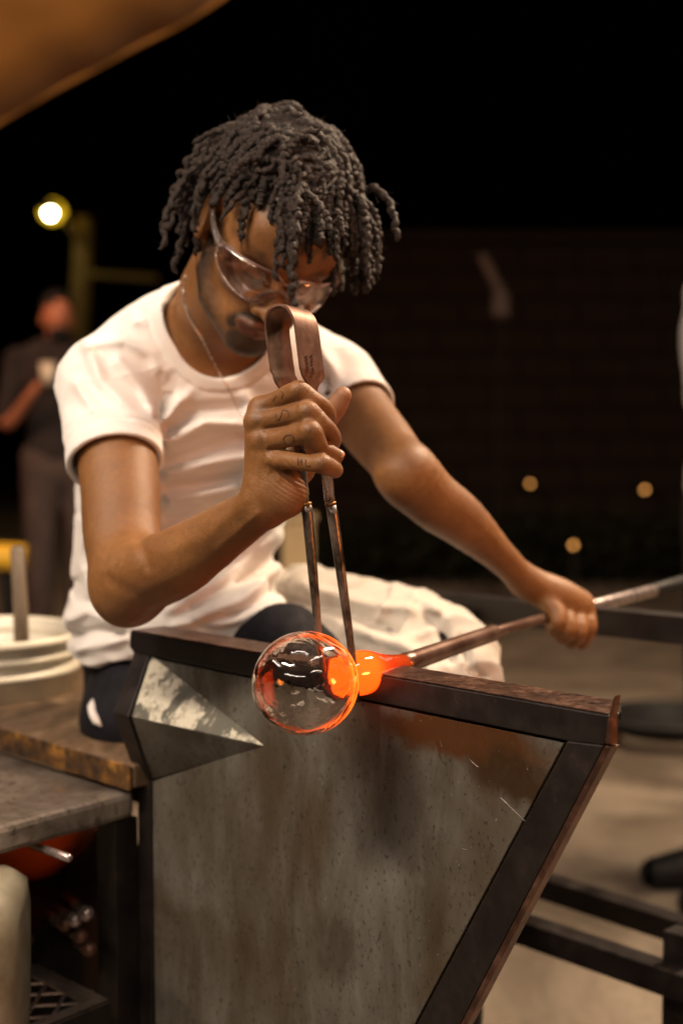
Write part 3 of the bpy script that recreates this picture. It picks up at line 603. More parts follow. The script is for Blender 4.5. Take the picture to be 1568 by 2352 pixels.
o = mesh('spring_handle', vs, fs, M_JACK, jk, True); es = o.modifiers.new('e', 'EDGE_SPLIT'); es.split_angle = math.radians(40)
lend = (cen[0][0]+cen[0][1])/2; rend = (cen[-1][0]+cen[-1][1])/2
fl2 = (wv, 1.0)
for nm, st_, pts in (('L', lend, [(690, 1040, 1.368), (697, 1110, 1.372), (701, 1150, 1.374)]), ('R', rend, [(738, 1000, 1.352), (750, 1085, 1.362), (757, 1150, 1.368)])):
    MB().tube([st_+(P(*pts[0])-st_)*-.03, st_.lerp(P(*pts[0]), .4)]+[P(*q) for q in pts], [.0042, .0044, .0050, .0050 if nm == 'R' else .0036, .0048 if nm == 'R' else .0034], 14, flat=(wv, 1.15)).build('handle_rod', M_GRIP, jk, True)
for pts, rad in (([(703, 1158, 1.374), (706, 1180, 1.376), (717, 1300, 1.384), (731, 1455, 1.394), (741, 1545, 1.398)], [.0050, .0054, .0050, .0036, .0028]), ([(759, 1158, 1.368), (764, 1185, 1.370), (782, 1310, 1.380), (801, 1450, 1.392), (812, 1530, 1.399), (821, 1612, 1.405)], [.0050, .0054, .0050, .0040, .0034, .0026])):
    MB().tube([P(*q) for q in pts], rad, 16, flat=(wv, 1.0)).build('blade', M_BLADE, jk, True)
    a, b = P(*pts[0]), P(*pts[1]); MB().tube([a.lerp(b, -.18), a.lerp(b, .06)], .0054, 16).build('brass_collar', simple('brass_braze', (.20, .11, .035), .4, .9, .2, 40), jk, True)
# stamped letters
def text(body, org, xd, yd, size, m_, parent, ext_=.0002):
    cu_ = bpy.data.curves.new('stamp', 'FONT'); cu_.body = body; cu_.size = size; cu_.extrude = ext_; cu_.space_character = 1.15
    ob_ = bpy.data.objects.new('stamp', cu_); COL.objects.link(ob_); dg = bpy.context.evaluated_depsgraph_get(); me2 = bpy.data.meshes.new_from_object(ob_.evaluated_get(dg))
    bpy.data.objects.remove(ob_); xd = Vector(xd).normalized(); yd = (Vector(yd)-xd*Vector(yd).dot(xd)).normalized(); zd = xd.cross(yd)
    me2.transform(Matrix.Translation(org)@Matrix((xd, yd, zd)).transposed().to_4x4()); me2.transform(Matrix.LocRotScale(parent.location, parent.rotation_euler, None).inverted())
    me2.materials.clear(); me2.materials.append(m_); o_ = bpy.data.objects.new('stamped_lettering', me2); COL.objects.link(o_); o_.parent = parent; return o_
M_STAMP = simple('stamp_shadow', (.05, .028, .022), .5, .6)
up = (P(682, 790, 1.327)-P(690, 852, 1.326)).normalized(); fn = wvn.cross(up).normalized()
if fn.dot(O-P(690, 852, 1.326)) < 0: fn = -fn
for body, f_, v0 in (('MOORE', .30, 868-13), ('SEATTLE', .53, 868-12)):
    org = P(692, v0, 1.326)+wv*f_+fn*.0014-up*.0
    text(body, org, up, -wvn, .0044, M_STAMP, jk)
#PART3
# ================================================================== PERSON
sk = Cm; HS = .950
Rp = np.array([[0.8885, -0.155, 0.4318], [0.4071, 0.7004, -0.5863], [-0.2116, 0.6967, 0.6854]])@np.diag([1., -1, 1])
Ht = np.array([-.0854, 1.6566, .329])*.975+np.array([.004, 0, -.008])
def hl(p): return (np.asarray(p, float)*HS)@Rp.T+Ht          # head-local -> camera frame
def lh(p): return ((p-Ht)@Rp)/HS
def hs(a, b, ra, rb=None): return Seg(hl(a), hl(b), ra*HS, (ra if rb is None else rb)*HS)
def he(c, r, rot=None):
    Rm = Rp if rot is None else Rp@rot
    return Ell(hl(c), np.array(r)*HS, Rm)
def rz(a): a = math.radians(a); return np.array([[math.cos(a), -math.sin(a), 0], [math.sin(a), math.cos(a), 0], [0, 0, 1]])
def rx(a): a = math.radians(a); return np.array([[1, 0, 0], [0, math.cos(a), -math.sin(a)], [0, math.sin(a), math.cos(a)]])
body = []
add = body.append
RV = sk(785, 850, 1.90)-sk(235, 860, 1.745); RV[2] = 0; RV /= np.linalg.norm(RV)
# torso and legs (inside the clothes)
add(loft([(sk(420, 1640, 2.03), .120, .095), (sk(410, 1500, 2.02), .120, .095), (sk(405, 1380, 1.98), .125, .09), (sk(410, 1200, 1.94), .120, .09), (sk(450, 1000, 1.89), .140, .10), (sk(490, 880, 1.86), .150, .095), (sk(505, 810, 1.84), .11, .075)], RV, .03))
for s_ in (0, 1):
    hp, kn, an = [((330, 1650, 1.95), (690, 1518, 1.80), (640, 2250, 1.86)), ((520, 1600, 2.08), (1010, 1540, 1.90), (1000, 2150, 1.98))][s_]
    hp, kn, an = sk(*hp), sk(*kn), sk(*an); an[2] = -H+.10
    add(tube([hp, (hp+kn)/2, kn, kn*.5+an*.5, an], [.062, .052, .046, .044, .034], .03))
    ft = an+np.array([.10, -.12, -.06]); add(tube([an, an+np.array([.0, 0, -.05]), ft], [.034, .036, .026], .02))
# neck and shoulders
add(tube([hl((0, -.045, -.035)), sk(505, 700, 1.745), sk(495, 790, 1.83)], [.056, .055, .054], .03))
add(tube([sk(470, 762, 1.81), sk(350, 800, 1.79), sk(240, 885, 1.755)], [.040, .029, .032], .03))
add(tube([sk(560, 780, 1.83), sk(690, 820, 1.88), sk(776, 876, 1.89)], [.040, .030, .034], .03))
# right arm
add(tube([sk(240, 885, 1.745), sk(262, 1000, 1.71), sk(276, 1120, 1.665), sk(282, 1240, 1.62), sk(300, 1325, 1.58)], [.040, .0455, .046, .044, .040], .02))
add(tube([sk(296, 1345, 1.575), sk(345, 1318, 1.545), sk(410, 1290, 1.51), sk(480, 1245, 1.47), sk(555, 1195, 1.425), sk(612, 1155, 1.390)], [.036, .0395, .037, .031, .0250, .0210], .03))
add(Op(Ell(sk(292, 1372, 1.585), (.026, .026, .026)), .03))
# left arm
add(tube([sk(780, 872, 1.89), sk(835, 960, 1.835), sk(890, 1030, 1.77), sk(932, 1086, 1.715)], [.043, .041, .0375, .0325], .02))
add(tube([sk(930, 1085, 1.71), sk(990, 1145, 1.735), sk(1060, 1197, 1.765), sk(1135, 1266, 1.80), sk(1205, 1335, 1.835)], [.030, .0352, .0318, .0222, .0180], .03))
# left fist round the pipe
D0 = 1.865
add(tube([sk(1205, 1335, 1.835), sk(1240, 1352, 1.845), sk(1285, 1375, 1.855), sk(1325, 1392, 1.865)], [.019, .023, .026, .023], .015))
fl_ = [((1342, 1398), (1352, 1440), (1336, 1476), 1.872), ((1322, 1402), (1330, 1450), (1312, 1474), 1.858), ((1298, 1400), (1304, 1444), (1290, 1462), 1.848), ((1276, 1394), (1280, 1428), (1270, 1445), 1.842)]
for i, (a, b, c, d) in enumerate(fl_):
    add(tube([sk(*a, d), sk(*b, d-.022), sk(*c, d+.004), sk(c[0]-6, c[1]-16, d+.022)], [.0125, .0108, .0096, .0085], .004))
add(tube([sk(1250, 1372, 1.842), sk(1272, 1400, 1.828), sk(1292, 1430, 1.832), sk(1300, 1452, 1.838)], [.014, .0115, .0105, .0088], .006))
# right hand
add(tube([sk(612, 1155, 1.390), sk(628, 1112, 1.386), sk(632, 1068, 1.385)], [.0215, .024, .022], .016))
mc = [((600, 938, 1.378), .0118), ((590, 970, 1.374), .0115), ((600, 1014, 1.372), .0112), ((622, 1052, 1.370), .0118)]
for (m1, r1_) in mc:
    a = sk(*m1); add(tube([sk(612, 1125, 1.388), (sk(612, 1125, 1.388)+a)/2+np.array([0, .004, 0]), a], [.017, .0135, r1_], .012))
add(Op(Ell(sk(652, 1120, 1.376), (.0205, .018, .0265)), .014))            # heel of the hand
add(Op(Ell(sk(672, 1138, 1.378), (.0125, .014, .015)), .014))
add(tube([sk(640, 1110, 1.40), sk(685, 1075, 1.412), sk(722, 1010, 1.408), sk(752, 962, 1.398), sk(772, 934, 1.392), sk(787, 908, 1.388)], [.018, .017, .0125, .0108, .0106, .0088], .006))   # thumb
add(tube([sk(640, 1060, 1.40), sk(640, 1000, 1.402), sk(640, 960, 1.40)], [.016, .016, .013], .012))     # inner palm
FG = [  # right hand fingers: points, radii
 ([(598, 940, 1.378), (640, 919, 1.360), (683, 902, 1.340), (720, 921, 1.338), (745, 939, 1.350), (755, 956, 1.368), (752, 974, 1.382)], [.0115, .0096, .0104, .0086, .0086, .0078, .0068]),
 ([(589, 970, 1.374), (640, 960, 1.352), (704, 950, 1.328), (737, 974, 1.328), (758, 996, 1.340), (764, 1014, 1.356), (758, 1026, 1.372)], [.0112, .0092, .0108, .0094, .0090, .0080, .0068]),
 ([(600, 1014, 1.372), (655, 1005, 1.346), (708, 994, 1.322), (727, 1014, 1.322), (737, 1030, 1.330), (754, 1037, 1.336), (773, 1047, 1.342)], [.0112, .0097, .0108, .0092, .0080, .0074, .0070]),
 ([(622, 1052, 1.370), (662, 1057, 1.346), (702, 1063, 1.330), (739, 1066, 1.324), (757, 1073, 1.332), (769, 1080, 1.342)], [.0118, .0088, .0082, .0090, .0084, .0078]),
]
for pts, rad in FG:
    add(tube([sk(*q) for q in pts], rad, .0035, 5))
for q, rr in (((684, 896, 1.333), .0085), ((706, 944, 1.321), .0088), ((711, 988, 1.315), .0088), ((739, 1064, 1.319), .0078), ((590, 966, 1.368), .0098), ((600, 1010, 1.366), .0095), ((600, 936, 1.372), .0095)):
    add(Op(Ell(sk(*q), (rr, rr, rr)), .006))
# head
add(Op(he((0, -.018, .052), (.074, .094, .078)), .02)); add(Op(he((0, .018, -.012), (.064, .070, .082)), .03))
for s_ in (-1, 1):
    add(Op([hs((.056*s_, .0, -.055), (.046*s_, .035, -.083), .018, .017), hs((.046*s_, .035, -.083), (.012*s_, .076, -.100), .017, .016)], .025))
    add(Op(he((.043*s_, .060, -.024), (.022, .022, .017)), .022))
    add(Op(he((.0, .066, -.068), (.036, .030, .030)), .02)) if s_ == 1 else None
add(Op(he((0, .079, -.098), (.020, .016, .014)), .014))
add(Op([hs((-.044, .074, .022), (-.014, .088, .018), .010, .0115), hs((.044, .074, .022), (.014, .088, .018), .010, .0115)], .016))
add(Op(he((0, .070, .050), (.052, .030, .034)), .03))
for s_ in (-1, 1):
    add(Op(he((.031*s_, .094, -.002), (.017, .014, .0125)), .012, 'sub')); add(Op(he((.031*s_, .0755, -.003), (.0135, .0125, .0115)), .004))
    add(Op([hs((.019*s_, .086, -.007), (.031*s_, .0905, -.0095), .0022), hs((.031*s_, .0905, -.0095), (.043*s_, .083, -.006), .0022)], .003))
add(Op([hs((0, .088, .010), (0, .103, -.016), .0078, .0095), hs((0, .103, -.016), (0, .112, -.034), .0095, .0118)], .010))
for s_ in (-1, 1):
    add(Op(he((.0145*s_, .101, -.037), (.0095, .012, .0085)), .006)); add(Op(he((.0085*s_, .108, -.0455), (.0045, .006, .004)), .003, 'sub'))
add(Op([hs((-.024, .089, -.0665), (-.008, .0985, -.0630), .0035, .0058), hs((-.008, .0985, -.063), (.008, .0985, -.063), .0058), hs((.008, .0985, -.063), (.024, .089, -.0665), .0058, .0035)], .005))
add(Op([hs((-.021, .089, -.0715), (0, .0955, -.0750), .0040, .0066), hs((0, .0955, -.0750), (.021, .089, -.0715), .0066, .0040)], .004))
for s_ in (-1, 1):
    tilt = rx(12)@rz(-22*s_)
    add(Op(he((.080*s_, -.010, -.004), (.0095, .0200, .0350), tilt), .006)); add(Op(he((.089*s_, -.003, -.002), (.007, .0110, .022), tilt), .004, 'sub'))
    add(Op(he((.0745*s_, -.003, -.034), (.007, .009, .010)), .005)); add(Op(hs((.080*s_, .0, .014), (.078*s_, .006, -.012), .0028), .003))

def bdisp(p, D):
    n = .0005*wob(p, 60)
    u, v = uv(p); m = (u > 560) & (u < 820) & (v > 870) & (v < 1210) & (p[..., 1] < 1.44)
    # finger joint creases and wrist wrinkles on the right hand
    cr = 0
    for (cu_, cv_, ang, wdt_) in ((684, 902, 62, 26), (705, 950, 50, 28), (710, 996, 50, 26), (739, 1066, 80, 20), (745, 938, 40, 16), (760, 996, 35, 16)):
        a = math.radians(ang); du = (u-cu_)*math.cos(a)+(v-cv_)*math.sin(a)*0; x_ = (u-cu_)*math.cos(math.radians(90-ang))-(v-cv_)*math.sin(math.radians(90-ang))
        y_ = (u-cu_)*math.sin(math.radians(90-ang))+(v-cv_)*math.cos(math.radians(90-ang))
        cr = cr-.0008*np.exp(-(x_/15)**2-(y_/wdt_)**2)*(.5+.5*np.cos(x_*1.15))
    x_ = (u-668)*.83+(v-1105)*.55; y_ = -(u-668)*.55+(v-1105)*.83
    cr = cr-.0012*np.exp(-((u-668)/34)**2-((v-1112)/38)**2)*(.5+.5*np.sin(y_*.62+.012*x_*x_/8))
    # tendons and veins
    for pl_ in ([(612, 1060), (600, 985)], [(618, 1080), (612, 1030)], [(640, 1100), (630, 1064)]): cr = cr+.0011*np.exp(-(segd(u, v, pl_)/7)**2)
    # muscles and tendons of the forearm
    fa = 0
    for pl_, hh, ww in (([(560, 1150), (470, 1235), (380, 1270)], .0016, 16), ([(590, 1180), (500, 1262)], .0012, 9), ([(250, 1330), (330, 1375), (430, 1340)], -.0018, 14), ([(320, 1240), (345, 1300)], -.0025, 14)): fa = fa+hh*np.exp(-(segd(u, v, pl_)/ww)**2)
    near = p[..., 1] < 1.62
    return n+np.where(m, cr, 0)+np.where(near, fa, 0)
HB = (sk(560, 1210, 1.42)); wr = sk(560, 1190, 1.43); wd = sk(640, 1120, 1.385)-wr; wd /= np.linalg.norm(wd)
V1, Q1 = surface(body, .0024, (-.62, 1.15, -1.06), (.42, 2.25, .56), bdisp)
V2, Q2 = surface(body, .0011, tuple(sk(555, 1215, 1.40)*[1, 0, 1]+np.array([-.016, 1.29, -.030])), tuple(sk(820, 868, 1.40)*[1, 0, 1]+np.array([.01, 1.475, .01])), bdisp)
def side(V): return (V-wr)@wd
def inhand(V): return (side(V) > .012) & (V[:, 0] > -.112) & (V[:, 0] < .05) & (V[:, 1] < 1.472) & (V[:, 2] > -.045) & (V[:, 2] < .16)
Q1 = Q1[~inhand(V1[Q1].mean(1))]; Q2 = Q2[side(V2[Q2].mean(1)) > .0105]
VV = np.vstack([V1, V2]); QQ = np.vstack([Q1, Q2+len(V1)])
used = np.unique(QQ); rm = np.full(len(VV), -1); rm[used] = np.arange(len(used)); VV = VV[used]; QQ = rm[QQ]
person = thing('person', 'seated man in white t-shirt and clear safety glasses squeezing the jacks', 'person', P(420, 1690, 2.02))
ob_ = mesh('body', W(VV), QQ[:, ::-1], M_SKIN, person, True)
q = lh(VV); X, Y, Z3 = q[:, 0], q[:, 1], q[:, 2]; AX = np.abs(X)
def sdst(pts, A_):
    best = np.full(len(A_), 9.)
    for a, b in zip(pts[:-1], pts[1:]):
        a, b = np.array(a), np.array(b); pa = A_-a; h = np.clip(pa@(b-a)/((b-a)@(b-a)), 0, 1); best = np.minimum(best, np.linalg.norm(pa-h[:, None]*(b-a), axis=1))
    return best
A_ = np.stack([AX, Y, Z3], 1); sm = lambda d, r0, r1: np.clip((r1-d)/(r1-r0), 0, 1)
nzz = .5+.5*wob(q, 260)
beard = np.maximum(sm(sdst([(.074, .008, -.015), (.066, .018, -.070), (.048, .055, -.104), (.0, .090, -.112)], A_), .008, .036)*(.7+.5*nzz)*.95, sm(sdst([(.0, .104, -.053), (.018, .098, -.056), (.034, .088, -.078)], A_), .007, .014)*.98)
beard = np.maximum(beard, sm(sdst([(0, .096, -.092), (.016, .090, -.094)], A_), .012, .022)*.95)*(.88+.12*nzz)*(AX < .0725)*(Z3 > -.16)*(Y > -.03)
brow = sm(sdst([(.016, .094, .020), (.034, .090, .027), (.052, .072, .022)], A_), .004, .009); lash = sm(sdst([(.019, .086, -.0085), (.031, .092, -.011), (.043, .084, -.008)], A_), .0016, .004)
scalp = np.clip((Z3-.055+.35*np.minimum(0, Y+.02)*-1*0-.25*np.maximum(0, .03-Y)*-1)/.012, 0, 1)*0+np.clip((Z3+.02*0-(.062*(Y > .02)+(Y <= .02)*(.062+(Y-.02)*1.0)))/.012, 0, 1)
lips = sm(sdst([(0, .1005, -.0635), (.012, .097, -.065), (.021, .090, -.068)], A_), .004, .008)
lips = np.maximum(lips, sm(sdst([(0, .1, -.0755), (.018, .093, -.073)], A_), .004, .008))
beard = np.clip(beard*(1-lips)+brow+lash+scalp*.9*(AX < .0715)*(Z3 < .2), 0, 1)*((np.linalg.norm(q, axis=1)) < .17)
lips *= np.linalg.norm(q, axis=1) < .17
uu, vv_ = uv(VV)
th_ = [sk(740, 985, 1.403), sk(772, 934, 1.392), sk(790, 905, 1.388)]; pale = sm(sdst(th_, VV), .010, .013)*.8
pale = np.maximum(pale, np.exp(-((uu-668)/30)**2-((vv_-1130)/36)**2)*.45*(VV[:, 1] < 1.42))
for (ku, kv) in ((684, 899), (705, 946), (710, 990), (739, 1066), (592, 968), (600, 1012), (600, 938)): beard = np.maximum(beard, .34*np.exp(-((uu-ku)/13)**2-((vv_-kv)/13)**2)*(VV[:, 1] < 1.42))
ca = ob_.data.color_attributes.new('tone', 'FLOAT_COLOR', 'POINT'); ca.data.foreach_set('color', np.stack([beard, lips, pale, np.ones_like(pale)], 1).astype(np.float32).ravel())
BV = BVHTree.FromPolygons([tuple(x) for x in W(VV)], QQ.tolist())
def hit(u, v, bv, lift=.0004):
    h_ = bv.ray_cast(O, ray(u, v).normalized()); return (h_[0]-ray(u, v).normalized()*lift) if h_[0] else None
def ink(polys, name, rad, m_, bv, sub=5, lift=.0002):
    mb = MB()
    for pl_ in polys:
        pts = []
        for (a, b), (c, d) in zip(pl_[:-1], pl_[1:]):
            for t in np.linspace(0, 1, sub, endpoint=False): pts.append(hit(a+(c-a)*t, b+(d-b)*t, bv, lift))
        pts.append(hit(*pl_[-1], bv, lift)); pts = [p for p in pts if p is not None]
        if len(pts) > 2: mb.tube(pts, rad, 6)
    return mb.build(name, m_, person, True) if mb.v else None
S_ = lambda pl_: [(564.4+x*.16197, 865.4+y*.16197) for x, y in pl_]
ink([S_([(615, 560), (600, 490), (545, 465), (510, 490), (505, 545), (475, 600), (445, 610), (425, 575), (430, 520)])], 'tattoo', .00055, M_INK, BV)
ink([S_([(530, 240), (510, 300)]), S_([(500, 200), (530, 240)]), S_([(385, 345), (430, 260)])], 'tattoo', .00055, M_INK, BV)
ink([S_([(620, 820), (560, 835), (530, 890), (560, 940), (630, 945), (680, 900), (670, 840), (620, 820)])], 'tattoo', .0006, M_INK, BV)
ink([S_([(740, 1160), (740, 1250)]), S_([(740, 1205), (790, 1205)]), S_([(790, 1165), (790, 1240)]), S_([(850, 1170), (850, 1255), (910, 1265)])], 'tattoo', .00055, M_INK, BV)
# nails
for (u, v, d, rx_, rz_, tl) in ((777, 1041, 1.3345, .0058, .0048, 0),):
    nv_ = []; nf = []; cN = sk(u, v, d+.004); aU = sk(790, 1049, 1.343)-sk(760, 1036, 1.338); aU /= np.linalg.norm(aU); nn = np.array([.35, -.75, .55]); nn -= aU*(nn@aU); nn /= np.linalg.norm(nn); aV = np.cross(aU, nn)
    cN = sk(773, 1046, 1.342)+nn*.0068
    for i in range(9):
        for j in range(9):
            a, b = (i-4)/4, (j-4)/4; kx = a*math.sqrt(1-b*b/2); ky = b*math.sqrt(1-a*a/2); nv_.append(W(cN+aU*kx*.0058+aV*ky*.0054-nn*(ky*ky*.0026+max(0, kx)**2*.0012)))
    for i in range(8):
        for j in range(8): nf.append((i*9+j, i*9+j+1, (i+1)*9+j+1, (i+1)*9+j))
    o = mesh('finger_nail', nv_, nf, M_NAIL, person, True); s_ = o.modifiers.new('s', 'SOLIDIFY'); s_.thickness = .0008
print('body', len(VV))
# ------------------------------------------------------------------ t-shirt
sh = []
sh.append(loft([(sk(412, 1540, 2.01), .152, .125), (sk(408, 1450, 2.005), .154, .125), (sk(402, 1360, 1.985), .146, .112), (sk(408, 1240, 1.955), .140, .105), (sk(425, 1120, 1.93), .146, .108), (sk(455, 1000, 1.89), .158, .114), (sk(488, 890, 1.86), .160, .105), (sk(500, 820, 1.84), .125, .085)], RV, .03))
lapc = []
sh.append(tube([sk(330, 1440, 1.93), sk(450, 1430, 1.87), sk(582, 1428, 1.845)], [.070, .064, .050], .05))
sh.append(tube([sk(470, 742, 1.80), sk(350, 790, 1.785), sk(245, 878, 1.750)], [.056, .052, .054], .03))
sh.append(tube([sk(560, 785, 1.83), sk(690, 815, 1.88), sk(776, 872, 1.885)], [.052, .045, .046], .03))
c1_ = sk(264, 1062, 1.687); d1_ = sk(276, 1120, 1.665)-sk(258, 980, 1.717); d1_ /= np.linalg.norm(d1_)
sh.append(tube([sk(238, 890, 1.750), sk(252, 970, 1.725), sk(262, 1040, 1.695), sk(268, 1110, 1.675)], [.056, .057, .0565, .056], .022, clip=lambda p: (p-c1_)@d1_))
c2_ = sk(823, 948, 1.845); d2_ = sk(850, 975, 1.82)-sk(800, 905, 1.868); d2_ /= np.linalg.norm(d2_)
sh.append(tube([sk(776, 872, 1.885), sk(805, 915, 1.865), sk(835, 962, 1.835), sk(850, 985, 1.82)], [.048, .050, .050, .050], .022, clip=lambda p: (p-c2_)@d2_))
sh.append(Op([Seg(c1_-d1_*.02, c1_+d1_*.06, .0500, .056)], .002, 'sub')); sh.append(Op([Seg(c2_-d2_*.02, c2_+d2_*.06, .0455, .05)], .002, 'sub'))
NH = [Seg(sk(500, 745, 1.775), sk(545, 600, 1.66), .070, .085), Seg(sk(500, 745, 1.775), sk(515, 792, 1.70), .070, .045)]
sh.append(Op(NH, .004, 'sub'))
FOLDS = [  # polyline, height m, width px
 ([(352, 975), (300, 945), (235, 880), (205, 800)], .0042, 15), ([(356, 1000), (290, 985), (215, 940), (180, 880)], .0035, 14), ([(352, 940), (320, 890), (270, 830)], .0035, 13), ([(350, 1018), (280, 1020), (200, 1000)], .0022, 10),
 ([(366, 960), (374, 905), (366, 865)], -.0028, 9), ([(205, 790), (290, 785), (345, 815), (375, 880)], .0026, 12),
 ([(380, 955), (440, 890), (520, 860), (560, 850)], .0060, 15), ([(385, 990), (450, 940), (560, 930)], -.0055, 13), ([(385, 1010), (470, 975), (580, 975)], .0055, 15), ([(375, 940), (395, 870), (430, 820)], -.0075, 12),
 ([(400, 850), (450, 800), (520, 800)], .0045, 16), ([(420, 900), (480, 850), (560, 830), (610, 850)], -.0040, 13),
 ([(380, 1060), (470, 1030), (570, 1000)], -.0045, 12), ([(385, 1085), (470, 1065), (580, 1050)], .0045, 13), ([(380, 1120), (450, 1110), (560, 1090)], -.0040, 11), ([(385, 1150), (460, 1140), (540, 1120)], .0040, 12), ([(385, 1190), (450, 1185), (520, 1160)], -.0035, 10),
 ([(640, 1230), (560, 1290), (470, 1350), (390, 1400)], .0045, 15), ([(640, 1275), (560, 1330), (440, 1400)], -.0045, 12), ([(640, 1310), (560, 1370), (450, 1420)], .0045, 13), ([(640, 1350), (560, 1400), (450, 1435)], -.0040, 10), ([(620, 1390), (540, 1420), (400, 1440)], .0035, 10), ([(640, 1190), (570, 1240), (500, 1290)], .0035, 14),
 ([(160, 1420), (200, 1400), (260, 1430)], .0060, 16), ([(165, 1460), (220, 1450), (290, 1455)], -.0045, 12), ([(175, 1340), (190, 1380), (230, 1400)], -.0055, 13), ([(180, 1490), (240, 1480), (290, 1465)], .0040, 11), ([(190, 1200), (185, 1300), (200, 1360)], .0030, 12),
 ([(520, 800), (560, 900), (590, 980)], .0040, 12), ([(470, 780), (500, 840), (520, 900)], -.0035, 10), ([(740, 800), (770, 860), (790, 930)], .0050, 16), ([(760, 960), (800, 920), (840, 900)], .0050, 13), ([(755, 880), (770, 930), (780, 970)], -.0060, 12), ([(430, 690), (380, 720), (330, 720)], -.0028, 12), ([(310, 740), (400, 750), (450, 790)], .0035, 13)]
nh = lambda p: np.minimum.reduce([s_.d(p) for s_ in NH])
def sdisp(p, D):
    u, v = uv(p); h_ = 0
    wz = 1+.5*wob(p, 26, 6); uw = u+7*wob(p, 30, 5, 3); vw = v+7*wob(p, 28, 5, 9)
    front = p[..., 1] < 2.02
    for pl_, hh, ww in FOLDS: h_ = h_+hh*np.exp(-(segd(uw, vw, pl_)/ww)**2)
    h_ = np.where(front, h_, 0)*wz*2.2+.0014*wob(p*[1, 1, 1.6], 60, 8, 4)+.0010*np.maximum(0, 1-np.abs(wob(p*[1, 1, 1.5]+.02*wob(p, 20, 4, 7)[..., None], 22, 6, 11))*7)**1.5+.0026*wob(p, 24, 6, 2)
    h_ = np.maximum(h_, np.where(v < 900, -.0045, -.0072)); h_ = np.where(h_ > 0, h_, h_)*np.clip((nh(p)-.012)/.03, .0, 1)
    e1 = (p-c1_)@d1_; e2 = (p-c2_)@d2_
    h_ = np.where(np.linalg.norm(p-c1_, axis=-1) < .09, h_*np.clip((-e1-.012)/.03, .0, 1), h_); h_ = np.where(np.linalg.norm(p-c2_, axis=-1) < .085, h_*np.clip((-e2-.008)/.03, .0, 1), h_)
    dn = nh(p); col_ = np.where((dn < .016) & (dn > -.004), .0016, 0)+np.where(np.abs(dn-.0175) < .0022, -.0012, 0)
    cf_ = np.where((e1 > -.020) & (e1 < .004) & (np.linalg.norm(p-c1_, axis=-1) < .075), .0012, 0)+np.where((np.abs(e1+.021) < .0018) & (np.linalg.norm(p-c1_, axis=-1) < .075), -.0010, 0)
    return h_+col_+cf_
hem = lambda p: (sk(400, 1470, 2.0)[2]-.026-.10*(p[..., 0]+.2)*0+.010*np.sin(p[..., 0]*40)+.012-.05*(p[..., 0]+.21))-p[..., 2]
for s_ in sh[:2]: s_.clip = lambda p: hem(p)
V, Qd = surface(sh, .0026, (-.60, 1.55, -.45), (.20, 2.25, .36), sdisp)
ob_ = mesh('t_shirt', W(V), Qd[:, ::-1], M_SHIRT, person, True); print('shirt', len(V))
BVS = BVHTree.FromPolygons([tuple(x) for x in W(V)]+[tuple(x) for x in W(VV)], Qd.tolist()+(QQ+len(V)).tolist())
# chain
ck = [(427, 632), (420, 660), (423, 695), (436, 730), (452, 758), (462, 772), (482, 815), (505, 860), (520, 882), (535, 915), (552, 950), (562, 965)]
pts = []
for a, b in zip(ck[:-1], ck[1:]):
    for t in np.linspace(0, 1, 4, endpoint=False):
        h_ = hit(a[0]+(b[0]-a[0])*t, a[1]+(b[1]-a[1])*t, BVS, .0016)
        if h_ is not None: pts.append(h_)
pts = [Vector(x) for x in catmull(pts, 2)] if len(pts) > 3 else pts
ch = MB().tube(pts[:len(pts)//2+2], .0016, 8).build('necklace_chain', M_CHAIN, person, True)
MB().tube(pts[len(pts)//2:], .0009, 6).build('thin_chain', M_CHAIN, person, True)
# trousers
tr_ = [loft([(sk(420, 1660, 2.01), .138, .115), (sk(415, 1560, 2.01), .138, .115), (sk(412, 1480, 2.01), .132, .105)], RV, .03)]
for (hp, kn, an) in (((330, 1655, 1.95), (690, 1518, 1.80), (640, 2250, 1.86)), ((520, 1600, 2.06), (1010, 1540, 1.90), (1000, 2150, 1.98))):
    hp, kn, an = sk(*hp), sk(*kn), sk(*an); an[2] = -H+.10; tr_.append(tube([hp, (hp+kn)/2, kn, kn*.5+an*.5, an+np.array([0, 0, .03])], [.074, .062, .056, .058, .056], .03))
bx = sk(305, 1640, 1.90); tr_.append(Op(Ell(bx, (.062, .09, .070)), .04))
zfl = (W(sk(400, 1700, 2.0))*0+0)[0]
def tdisp(p, D): return .004*wob(p, 22, 8, 3)+.0035*np.sin((p@np.array([30., 20, 45]))+2*wob(p, 9))+.0015*wob(p, 60, 6, 1)
def seatclip(p):
    w_ = p@C3.T; return np.where((w_[..., 2] < .5), (zb+.001-H)-w_[..., 2], -1.)*0
V, Qd = surface(tr_, .005, (-.62, 1.55, -1.03), (.45, 2.35, .05), tdisp)
mesh('trousers', W(V), Qd[:, ::-1], M_PANTS, person, True)
# logo flash on the trousers
BVT = BVHTree.FromPolygons([tuple(x) for x in W(V)], Qd.tolist())
mb = MB(); pts = [hit(u, v, BVT, .002) for u, v in ((213, 1606), (211, 1622), (214, 1640), (222, 1656), (233, 1668))]; pts = [p for p in pts if p]
if len(pts) > 2: mb.tube(pts, [.001]+[.0055]*(len(pts)-2)+[.001], 8, flat=((1, 0, 0), 1)); mb.build('curved_stripe', M_SHIRT, person, True)
for an in ((640, 2250, 1.86), (1000, 2150, 1.98)):
    a = sk(*an); a[2] = 0; a = W(a); a[2] = 0
    V, Qd = surface([tube([a+np.array([0, .05, .05]), a+np.array([.03, -.03, .05]), a+np.array([.12, -.14, .035])], [.042, .045, .038], .02, clip=lambda p: .004-p[..., 2])], .006, a+np.array([-.08, -.22, -.01]), a+np.array([.2, .14, .14]))
    mesh('shoe', V, Qd, M_SHOE, person, True)
